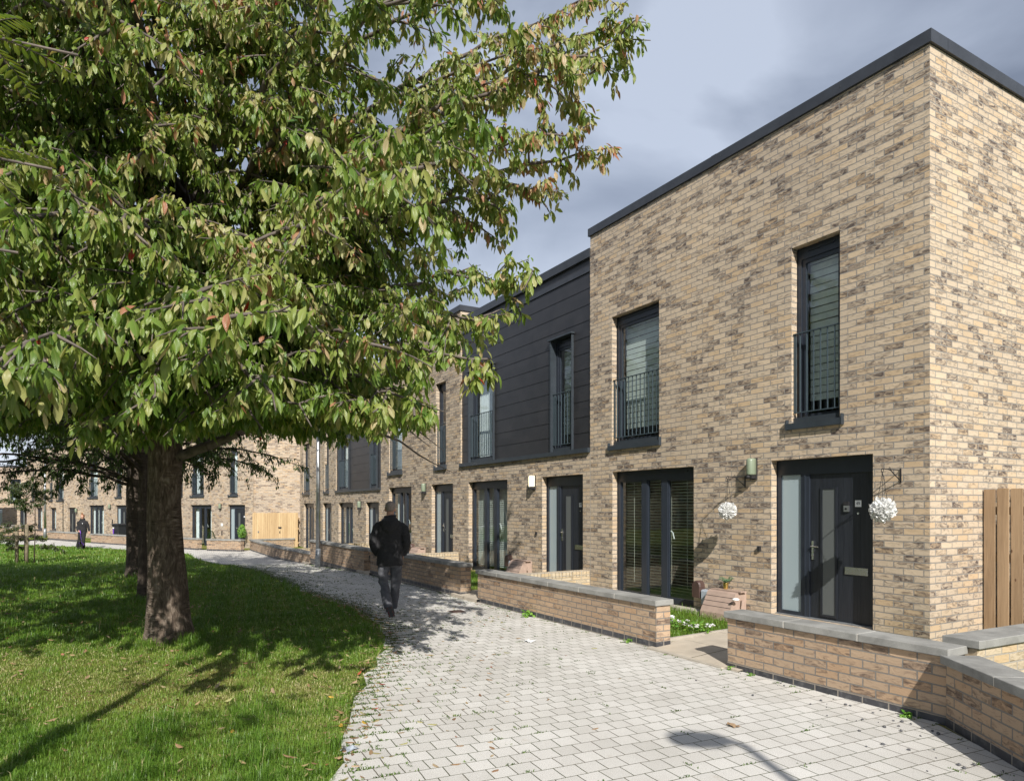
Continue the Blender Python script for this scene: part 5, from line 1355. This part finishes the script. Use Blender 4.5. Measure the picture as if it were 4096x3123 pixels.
for k in range(13):
    q = -.6+1.02*k/12; c0 = np.array([DX*q+random.uniform(-.06, .06), DY*q+random.uniform(-.06, .06), .06+random.uniform(0, .07)])
    n = 14; ph = rng.uniform(0, 6.28, n); A = np.stack([np.cos(ph), np.sin(ph), rng.uniform(-.2, 1.4, n)], 1); A /= np.linalg.norm(A, axis=1, keepdims=True)
    leaves_mesh('flower', np.tile(c0, (n, 1)), A, np.full(n, .048), np.full(n, .034), np.full(n, .3), rng.random(n), M['petal'], fl, .5)
# white stone on the gas box edge
x, y = RP(2.42, .30); m = MB(); m.ellipsoid((0, 0, .016), .05, .035, .02, 14, 8); o = m.build('pebble', M['white'], None, True); o.location = (x, y, .245+.075); o.location.z = .40
tag(o, 'smooth white ornament peeping over the nearest wall beside the gas box', 'ornament')
# solar spike light
x, y = RP(12.40, 2.12); sol = empty('solar_light', (x, y, .04)); tag(sol, 'black solar spike light standing in the wall gap left of the walking man', 'garden light')
m = MB(); m.tube([(0, 0, 0), (0, 0, .30)], .011, 8); m.build('stem', M['black'], sol, True)
m = MB(); m.tube([(0, 0, .29), (0, 0, .35), (0, 0, .42), (0, 0, .45)], [.018, .045, .055, .03], 12); m.build('lantern', M['black'], sol, True)
# wheelie bin
bx, by = FP(-7.35+1.0-.35, 1.4)
u_ = (484-2048)/2731; bY = 38.6; binr = empty('wheelie_bin', (u_*bY, bY, -.27), FANG); tag(binr, 'black wheelie bin standing behind the low wall beneath the far door', 'bin')
m = MB(); m.loft([[(-.36*s_, -.30*s_, z_), (.36*s_, -.30*s_, z_), (.36*s_, .34*s_, z_), (-.36*s_, .34*s_, z_)] for z_, s_ in ((.08, .84), (.9, 1.0), (.905, 1.08), (.95, 1.08))]); m.build('body', M['bin'], binr)
m = MB(); m.loft([[(-.40*s_, -.36*s_, z_), (.40*s_, -.36*s_, z_), (.40*s_, .38*s_, z_), (-.40*s_, .38*s_, z_)] for z_, s_ in ((.955, 1.02), (.985, 1.02), (1.03, .86))]); m.build('lid', M['bin'], binr)
m = MB(); m.tube([(-.30, .42, .96), (.30, .42, .96)], .018, 8); m.build('handle', M['bin'], binr)
for sx in (-.33, .27):
    m = MB(); m.tube([(sx, .30, .10), (sx+.06, .30, .10)], .10, 16); m.build('wheel', M['rubber'], binr)
m = MB(); m.box(-.30, -.18, -.315, -.30, .45, .72); m.build('sticker', M['purple'], binr)
m = MB(); m.box(-.30, -.16, -.316, -.302, .74, .82); m.build('label_patch', M['white'], binr)
# topiary cone and trailing plant at the far house
x, y = FP(3.62, .55); top_ = empty('topiary_cone', (x, y, -.22)); tag(top_, 'small clipped green cone bush between the far french window and door', 'plant')
m = MB(); m.loft([[(.16*s_*math.cos(a), .16*s_*math.sin(a), z_) for a in np.linspace(0, 2*math.pi, 17)[:-1]] for z_, s_ in ((0, .75), (.25, 1))]); m.build('pot', M['rubber'], top_)
n = 900; z = rng.uniform(0, 1, n); th = rng.uniform(0, 6.28, n); rr = .20*(1-z)**.75+.01
P = np.stack([rr*np.cos(th), rr*np.sin(th), .25+.50*z], 1); A = np.stack([np.cos(th), np.sin(th), rng.uniform(-.2, .9, n)], 1); A /= np.linalg.norm(A, axis=1, keepdims=True)
leaves_mesh('foliage', P, A, np.full(n, .045), np.full(n, .022), np.full(n, .3), rng.random(n), M['box_leaf'], top_, .8, False)
x, y = FP(5.85, .34); tp = empty('trailing_basket', (x, y, 1.66)); tag(tp, 'green trailing plant hanging on the right of the far front door', 'hanging plant')
m = MB(); m.tube([(0, 0, 0), (0, 0, -.75)], .004, 5); m.build('chain', M['black'], tp)
n = 520; th = rng.uniform(0, 6.28, n); z = rng.uniform(0, 1, n); rr = .19*np.sin(np.pi*np.clip(z*.8+.2, 0, 1))**.7*rng.uniform(.5, 1, n)
P = np.stack([rr*np.cos(th), rr*np.sin(th), -.78-.62*(1-z)], 1); A = np.stack([np.cos(th), np.sin(th), rng.uniform(-.6, .4, n)], 1); A /= np.linalg.norm(A, axis=1, keepdims=True)
leaves_mesh('foliage', P, A, np.full(n, .08), np.full(n, .05), np.full(n, .8), rng.random(n), M['green_leaf'], tp, .6, False)
# drain cover on the path, litter
m = MB(); m.box(-.11, .11, -.11, .11, 0, .006)
for k in range(5): m.box(-.09+k*.04, -.075+k*.04, -.09, .09, .0055, .009)
o = m.build('drain_cover', M['brown_box']); o.location = (-.87, 10.75, gz(10.75)+.010); o.rotation_euler = (0, 0, R(25)); tag(o, 'small rusty brown drain cover set in the paving near the long wall', 'drain cover')
def litter(x, y, s, mat_, label, cat, seed, name):
    r = random.Random(seed); m = MB(); n = 5; g = [[(s*(i-2)*.4+r.uniform(-.1, .1)*s, s*(j-2)*.28+r.uniform(-.1, .1)*s, abs(r.gauss(0, .16))*s) for i in range(n)] for j in range(n)]
    for j in range(n-1):
        for i in range(n-1): m.face([g[j][i], g[j][i+1], g[j+1][i+1], g[j+1][i]])
    o = m.build(name, mat_, None, True); o.location = (x, y, gz(y)+.012); o.rotation_euler = (0, 0, r.uniform(0, 3)); tag(o, label, cat)
litter(.22, 8.35, .09, M['white'], 'crumpled white paper scrap on the paving by the long wall', 'litter', 1, 'paper_scrap')
litter(-1.10, 4.62, .07, M['grey_box'], 'flattened clear plastic bottle lying at the grass edge', 'litter', 2, 'plastic_bottle')
litter(1.66, 5.12, .055, M['fallen_bark'] if 'fallen_bark' in M else M['wood'], 'curled brown bark scrap beside the lamp shadow on the paving', 'bark', 3, 'bark_scrap')

# ------------------------------------------------------------------ people
def ring(c, rx, ry, n=14, tilt=None, p=2.0):
    c = Vector(c); pts = []
    for j in range(n):
        a = 2*math.pi*j/n; ca, sa = math.cos(a), math.sin(a)
        v = Vector((rx*math.copysign(abs(ca)**(2/p), ca), ry*math.copysign(abs(sa)**(2/p), sa), 0))
        if tilt is not None: v = tilt @ v
        pts.append(tuple(c+v))
    return pts
def limb(mb, pts, rad, n=12, flat=1.0):
    mb.tube(pts, rad, n)
def hand(mb, wrist, d, palm_n, s=1.0, curl=.5):
    """palm and five separate curled fingers"""
    w = Vector(wrist); d = Vector(d).normalized(); nn = Vector(palm_n).normalized(); sd_ = d.cross(nn).normalized()
    mb.tube([w, w+d*.04*s, w+d*.085*s], [.024*s, .034*s, .034*s], 8)
    for k, (off, ln) in enumerate(((-.028, .062), (-.010, .072), (.010, .068), (.027, .054))):
        b0 = w+d*.08*s+sd_*off*s; p1 = b0+(d+nn*.25*curl).normalized()*ln*.45*s; p2 = p1+(d+nn*1.0*curl).normalized()*ln*.32*s; p3 = p2+(d*.6+nn*1.5*curl).normalized()*ln*.28*s
        mb.tube([b0, p1, p2, p3], [.0095*s, .009*s, .0085*s, .007*s], 6)
    b0 = w+d*.025*s-sd_*.030*s; p1 = b0+(d*.8-sd_*.8+nn*.4).normalized()*.035*s; p2 = p1+(d*1.1-sd_*.2+nn*.6).normalized()*.03*s
    mb.tube([b0, p1, p2], [.0125*s, .011*s, .0085*s], 6)
def head(mb, c, r=.10, yaw=0.0, s=1.0):
    """skull, jaw, nose and ears; yaw 0 looks along +Y"""
    c = Vector(c); Rm = Matrix.Rotation(yaw, 3, 'Z')
    def P(x, y, z): return c + Rm @ Vector((x*s, y*s, z*s))
    mb.ellipsoid(P(0, -.005, .03), .077*s, .094*s, .088*s, 18, 12, Rm)
    mb.ellipsoid(P(0, .022, -.045), .056*s, .068*s, .062*s, 16, 10, Rm)
    mb.ellipsoid(P(0, .045, -.085), .030*s, .034*s, .022*s, 12, 8, Rm)
    mb.ellipsoid(P(0, .092, -.022), .013*s, .020*s, .024*s, 8, 6, Rm)      # nose
    mb.ellipsoid(P(0, .082, -.060), .024*s, .012*s, .008*s, 8, 6, Rm)      # lips
    for sx in (-1, 1):
        mb.ellipsoid(P(sx*.078, -.005, -.012), .010*s, .020*s, .032*s, 8, 6, Rm)   # ears
        mb.ellipsoid(P(sx*.032, .078, .018), .022*s, .012*s, .010*s, 8, 6, Rm)     # brow
def shoe(mb, heel, toe, up, w=.045, h=.09):
    heel, toe = Vector(heel), Vector(toe); d = (toe-heel); ln = d.length; d.normalize(); up = Vector(up); up = (up-d*up.dot(d)).normalized(); sd_ = d.cross(up).normalized()
    rings = []
    for u, ww, hh, z0 in ((0, .55, .75, .012), (.06, .85, .95, 0), (.25, .92, 1.0, 0), (.45, .86, .80, 0), (.65, 1.05, .58, 0), (.85, 1.0, .48, 0), (.97, .65, .36, .006), (1.0, .3, .25, .012)):
        c = heel+d*ln*u; rr = []
        for j in range(12):
            a = 2*math.pi*j/12; x = math.cos(a)*w*ww; z = h*hh*(.5+.5*math.sin(a))
            if math.sin(a) < -.4: z = z0
            rr.append(tuple(c+sd_*x+up*(z+z0)))
        rings.append(rr)
    mb.loft(rings)
# --- man walking away
mx_, my_ = -1.86, 10.42; mz = gz(my_)+.008
man = None
def man_build():
    S = MB()
    body = MB()      # the whole figure as one continuous skin, clothes over it
    # torso
    body.loft([ring((0, 0, .84), .155, .105), ring((0, 0, .95), .165, .115), ring((0, 0, 1.08), .150, .105), ring((0, .01, 1.22), .170, .115), ring((0, .01, 1.36), .180, .105), ring((0, 0, 1.43), .13, .08), ring((0, .01, 1.48), .058, .058), ring((0, .02, 1.56), .056, .058)])
    head(body, (0, .035, 1.615), yaw=-.05, s=1.0)
    # legs: left leg pushing off behind, right leg forward
    body.tube([(-.085, 0, .90), (-.10, -.01, .70), (-.105, .02, .50), (-.075, -.07, .40), (-.040, -.17, .27), (-.008, -.245, .15)], [.080, .074, .055, .050, .046, .036], 12)
    body.tube([(.085, 0, .90), (.088, .06, .70), (.080, .12, .50), (.068, .14, .38), (.052, .165, .24), (.03, .195, .085)], [.080, .074, .054, .050, .046, .036], 12)
    # arms, hands in the jacket pockets
    for sx in (-1, 1):
        body.tube([(sx*.150, 0, 1.375), (sx*.205, -.015, 1.31), (sx*.232, -.04, 1.22), (sx*.250, -.05, 1.11), (sx*.19, .085, .93)], [.052, .045, .038, .035, .028], 10)
        hand(body, (sx*.19, .085, .93), (-.35*sx, .45, -.6), (-sx*.5, 0, -.4), 1.0, .7)
    b = remeshed(body, 'person', M['skin'], None, .0095, 3)
    b.location = (mx_, my_, mz); b.rotation_euler = (0, 0, R(7))
    tag(b, 'man in a black hooded jacket and grey jeans walking away with hands in pockets', 'person')
    j = MB()
    j.loft([ring((-.01, 0, .755), .200, .150, 16, p=2.4), ring((-.005, 0, .86), .195, .150, 16, p=2.4), ring((0, 0, 1.0), .185, .140, 16, p=2.4), ring((0, 0, 1.15), .192, .138, 16, p=2.4), ring((0, 0, 1.30), .210, .138, 16, p=2.4), ring((0, 0, 1.385), .205, .118, 16, p=2.2), ring((0, 0, 1.435), .155, .098, 16), ring((0, .0, 1.475), .085, .082, 16), ring((0, .01, 1.50), .072, .074, 16)])
    for sx in (-1, 1):
        j.tube([(sx*.150, 0, 1.375), (sx*.205, -.015, 1.32), (sx*.232, -.04, 1.22), (sx*.252, -.05, 1.11), (sx*.232, .0, 1.00), (sx*.195, .075, .93)], [.066, .074, .070, .066, .062, .054], 12)
    # hood lying on the back
    j.loft([ring((0, -.070, 1.485), .105, .062, 14), ring((0, -.110, 1.44), .140, .070, 14), ring((0, -.140, 1.37), .130, .056, 14), ring((0, -.150, 1.30), .085, .040, 14), ring((0, -.140, 1.26), .035, .022, 14)])
    j.tube([(.075*math.cos(a)*1.15, .0+.078*math.sin(a)*1.15, 1.505+.008*math.cos(a)) for a in np.linspace(0, 2*math.pi, 17)], .018, 8, False)
    jk = remeshed(j, 'jacket', M['jacket'], b, .0095, 4)
    # rumple the cloth a little
    rumple(jk, .006, 14)
    l = MB()
    l.loft([ring((0, 0, .74), .172, .118, 14), ring((0, 0, .83), .172, .122, 14), ring((0, 0, .93), .165, .118, 14)])
    l.tube([(-.088, 0, .86), (-.100, -.005, .70), (-.105, .02, .50), (-.075, -.07, .40), (-.040, -.17, .27), (-.008, -.25, .14)], [.100, .094, .080, .074, .070, .066], 14)
    l.tube([(.088, 0, .86), (.090, .06, .70), (.080, .12, .50), (.068, .14, .38), (.052, .165, .24), (.03, .195, .075)], [.100, .094, .080, .074, .070, .068], 14)
    jn = remeshed(l, 'jeans', M['jeans'], b, .0095, 3); rumple(jn, .006, 20)
    s = MB(); shoe(s, (.000, -.285, .155), (.025, -.185, -.002+.005), (0, -.8, .6), .047, .085)
    heel, toe = Vector((-.01, -.30, .175)), Vector((.035, -.20, .012-.0))
    s = MB(); shoe(s, (-.012, -.262, .205), (.040, -.195, .0), (-.1, .9, .5), .050, .088); sh = s.build('shoe', M['shoe'], b, True)
    # worn sole with red lugs seen from behind
    so = MB(); dv = (Vector((.040, -.195, .0))-Vector((-.012, -.262, .205))); d0 = dv.normalized(); up = Vector((-.1, .9, .5)); up = (up-d0*up.dot(d0)).normalized(); sd_ = d0.cross(up)
    so.hbox(Vector((-.012, -.262, .205))+dv*.22-up*.004, d0, sd_, up, .045, .038, .006); so.hbox(Vector((-.012, -.262, .205))+dv*.70-up*.004, d0, sd_, up, .062, .044, .006)
    so.build('sole', M['sole'], sh)
    lg = MB()
    for u in (.10, .20, .30, .55, .66, .77, .88):
        for k in (-.03, .03): lg.hbox(Vector((-.012, -.262, .205))+dv*u-up*.011+sd_*k, d0, sd_, up, .003, .005, .002)
    lg.build('sole_lugs', M['shoe_red'], sh)
    s = MB(); shoe(s, (.015, .16, .0), (-.055, .42, .0), (0, 0, 1), .048, .095); s.build('shoe', M['shoe'], b, True)
    h = MB(); c = Vector((0, .035, 1.615)); Rm = Matrix.Rotation(-.05, 3, 'Z')
    h.ellipsoid(c+Vector((0, -.012, .036)), .080, .094, .086, 20, 14, Rm); h.ellipsoid(c+Vector((0, -.040, .004)), .070, .062, .048, 16, 10, Rm)
    hb = remeshed(h, 'hair', M['hair_grey'], b, .008, 2)
    return b
def rumple(o, amp, fr):
    me = o.data; n = len(me.vertices); co = np.empty(n*3, np.float32); me.vertices.foreach_get('co', co); co = co.reshape(-1, 3)
    no = np.empty(n*3, np.float32); me.vertices.foreach_get('normal', no); no = no.reshape(-1, 3)
    w = np.sin(co[:, 2]*fr+4*np.sin(co[:, 0]*9+co[:, 1]*7)) * .6 + np.sin(co[:, 2]*fr*1.9+co[:, 0]*23+1.7*np.sin(co[:, 2]*11)) * .4
    co += no*(w*amp)[:, None]; me.vertices.foreach_set('co', co.ravel()); me.update()
man_build()
# --- woman walking with a dog
def woman_build():
    wY = 32.3; wX = (330-2048)/2731*wY; wz = gz(wY)
    k = 1.62/1.66
    body = MB()
    body.loft([ring((0, 0, .82), .16, .115), ring((0, 0, .92), .175, .13), ring((0, 0, 1.04), .14, .11), ring((0, 0, 1.18), .155, .12), ring((0, 0, 1.30), .165, .10), ring((0, 0, 1.355), .11, .075), ring((0, 0, 1.40), .048, .05), ring((0, 0, 1.46), .046, .05)])
    head(body, (.01, -.02, 1.515), yaw=math.pi+.35, s=.98)
    body.tube([(-.08, 0, .88), (-.09, -.02, .66), (-.14, .02, .48), (-.27, .12, .28), (-.36, .20, .11)], [.09, .082, .058, .05, .036], 12)
    body.tube([(.08, 0, .88), (.10, -.08, .66), (.12, -.13, .46), (.125, -.15, .26), (.13, -.17, .08)], [.09, .082, .058, .05, .036], 12)
    body.tube([(-.165, 0, 1.32), (-.21, .02, 1.17), (-.235, -.02, 1.02), (-.14, -.12, .90), (-.06, -.17, .85)], [.048, .042, .036, .032, .025], 10); hand(body, (-.06, -.17, .85), (.8, -.5, -.25), (0, .2, -1), .95, .9)
    body.tube([(.165, 0, 1.32), (.215, .02, 1.15), (.255, .03, 1.0), (.30, .0, .88), (.325, -.03, .80)], [.048, .042, .036, .031, .024], 10); hand(body, (.325, -.03, .80), (.25, -.2, -.9), (-1, 0, 0), .95, .5)
    b = remeshed(body, 'person', M['skin'], None, .011, 2); b.location = (wX, wY, wz)
    tag(b, 'woman with an auburn top bun in a black hoodie and trousers walking a small dog', 'person')
    j = MB()
    j.loft([ring((0, 0, .80), .195, .155), ring((0, 0, .90), .200, .160), ring((0, 0, 1.04), .185, .150), ring((0, 0, 1.18), .195, .150), ring((0, 0, 1.30), .19, .12), ring((0, 0, 1.37), .12, .095), ring((0, -.01, 1.42), .085, .085)])
    j.tube([(-.15, 0, 1.30), (-.21, .01, 1.20), (-.245, -.01, 1.04), (-.17, -.10, .92), (-.085, -.15, .865)], [.070, .070, .064, .055, .045], 12)
    j.tube([(.15, 0, 1.30), (.215, .01, 1.18), (.262, .03, 1.02), (.298, .01, .90), (.318, -.02, .83)], [.070, .070, .060, .050, .042], 12)
    j.tube([(.085*math.cos(a), .085*math.sin(a), 1.405+.02*math.sin(a)) for a in np.linspace(0, 2*math.pi, 15)], .032, 8, False)
    jk = remeshed(j, 'hoodie', M['hoodie'], b, .011, 3); rumple(jk, .005, 18)
    m = MB(); m.box(.075, .10, -.150, -.142, 1.19, 1.23); m.build('chest_logo', M['white'], b)
    l = MB(); l.loft([ring((0, 0, .78), .18, .13), ring((0, 0, .90), .18, .135)])
    l.tube([(-.085, 0, .86), (-.095, -.02, .66), (-.14, .02, .46), (-.27, .12, .27), (-.35, .19, .10)], [.105, .098, .080, .078, .080], 12)
    l.tube([(.085, 0, .86), (.105, -.08, .66), (.12, -.13, .46), (.125, -.15, .26), (.13, -.165, .06)], [.105, .098, .082, .080, .084], 12)
    remeshed(l, 'trousers', M['hoodie'], b, .011, 3)
    for h0, t0 in (((-.38, .23, .06), (-.27, .08, .0)), ((.13, -.13, .0), (.15, -.37, .0))):
        s = MB(); shoe(s, h0, t0, (0, .1, 1), .042, .075); s.build('shoe', M['shoe'], b, True)
    h = MB(); c = Vector((.01, -.02, 1.515)); Rm = Matrix.Rotation(math.pi+.35, 3, 'Z')
    h.ellipsoid(c+Vector((0, .016, .040)), .084, .094, .088, 16, 10, Rm); h.ellipsoid(c+Vector((0, .045, -.01)), .068, .06, .07, 12, 8, Rm); h.ellipsoid(c+Vector((-.03, .02, .150)), .045, .045, .038, 12, 8); h.ellipsoid(c+Vector((-.005, .0, .140)), .03, .03, .03, 10, 6)
    remeshed(h, 'hair', M['hair_red'], b, .010, 1)
    m = MB()
    for sx in (-1, 1):
        p = Vector(c)+Rm @ Vector((sx*.030, .086, .004)); m.ellipsoid(p, .010, .006, .006, 8, 6)
    m.build('eye', M['label'], b)
    # dog
    dx_, dy_ = wX+.26, wY-.45
    dz = gz(dy_)+.01
    d = MB()
    d.loft([ring((0, .16, .22), .045, .05, 12, Matrix.Rotation(R(90), 3, 'X')), ring((0, .10, .225), .075, .085, 12, Matrix.Rotation(R(90), 3, 'X')), ring((0, -.02, .215), .082, .095, 12, Matrix.Rotation(R(90), 3, 'X')), ring((0, -.13, .23), .080, .095, 12, Matrix.Rotation(R(90), 3, 'X')), ring((0, -.18, .25), .05, .06, 12, Matrix.Rotation(R(90), 3, 'X'))])
    d.tube([(0, -.13, .25), (0, -.20, .33), (.0, -.22, .36)], [.055, .045, .05], 10)
    d.ellipsoid((0, -.235, .365), .058, .062, .052, 12, 8); d.ellipsoid((0, -.295, .345), .027, .045, .024, 10, 6)
    for sx in (-1, 1):
        d.tube([(sx*.04, -.22, .40), (sx*.055, -.215, .44), (sx*.065, -.22, .455)], [.022, .018, .006], 6)
        d.tube([(sx*.048, -.13, .19), (sx*.05, -.135, .10), (sx*.05, -.15, .015)], [.03, .019, .018], 8)
        d.tube([(sx*.05, .11, .20), (sx*.055, .085, .13), (sx*.052, .135, .075), (sx*.052, .115, .012)], [.042, .03, .017, .017], 8)
    d.tube([(0, .16, .24), (0, .21, .30), (0, .20, .37)], [.018, .013, .008], 6)
    db = remeshed(d, 'dog', M['fur'], None, .008, 2); db.location = (dx_, dy_, dz); db.rotation_euler = (0, 0, R(12))
    tag(db, 'small black dog in a purple harness at the woman\'s feet', 'dog')
    m = MB(); m.tube([(.086*math.cos(a), -.09, .22+.098*math.sin(a)) for a in np.linspace(0, 2*math.pi, 17)], .010, 6, False); m.tube([(.06*math.cos(a), -.17-.02*math.sin(a), .29+.055*math.sin(a)) for a in np.linspace(0, 2*math.pi, 17)], .009, 6, False); m.build('harness', M['purple'], db)
    m = MB(); a_ = Vector((wX+.03, wY-.22, wz+.83)); b2 = Vector((dx_+.01, dy_-.05, dz+.33))
    m.tube([a_, a_*.5+b2*.5+Vector((0, 0, -.03)), b2], .005, 6)
    m.tube([a_+Vector((-.02, 0, .05)), a_+Vector((.02, 0, -.09))], .022, 8)
    o = m.build('dog_lead', M['purple']); tag(o, 'purple dog lead held in the woman\'s hand', 'dog lead')
woman_build()
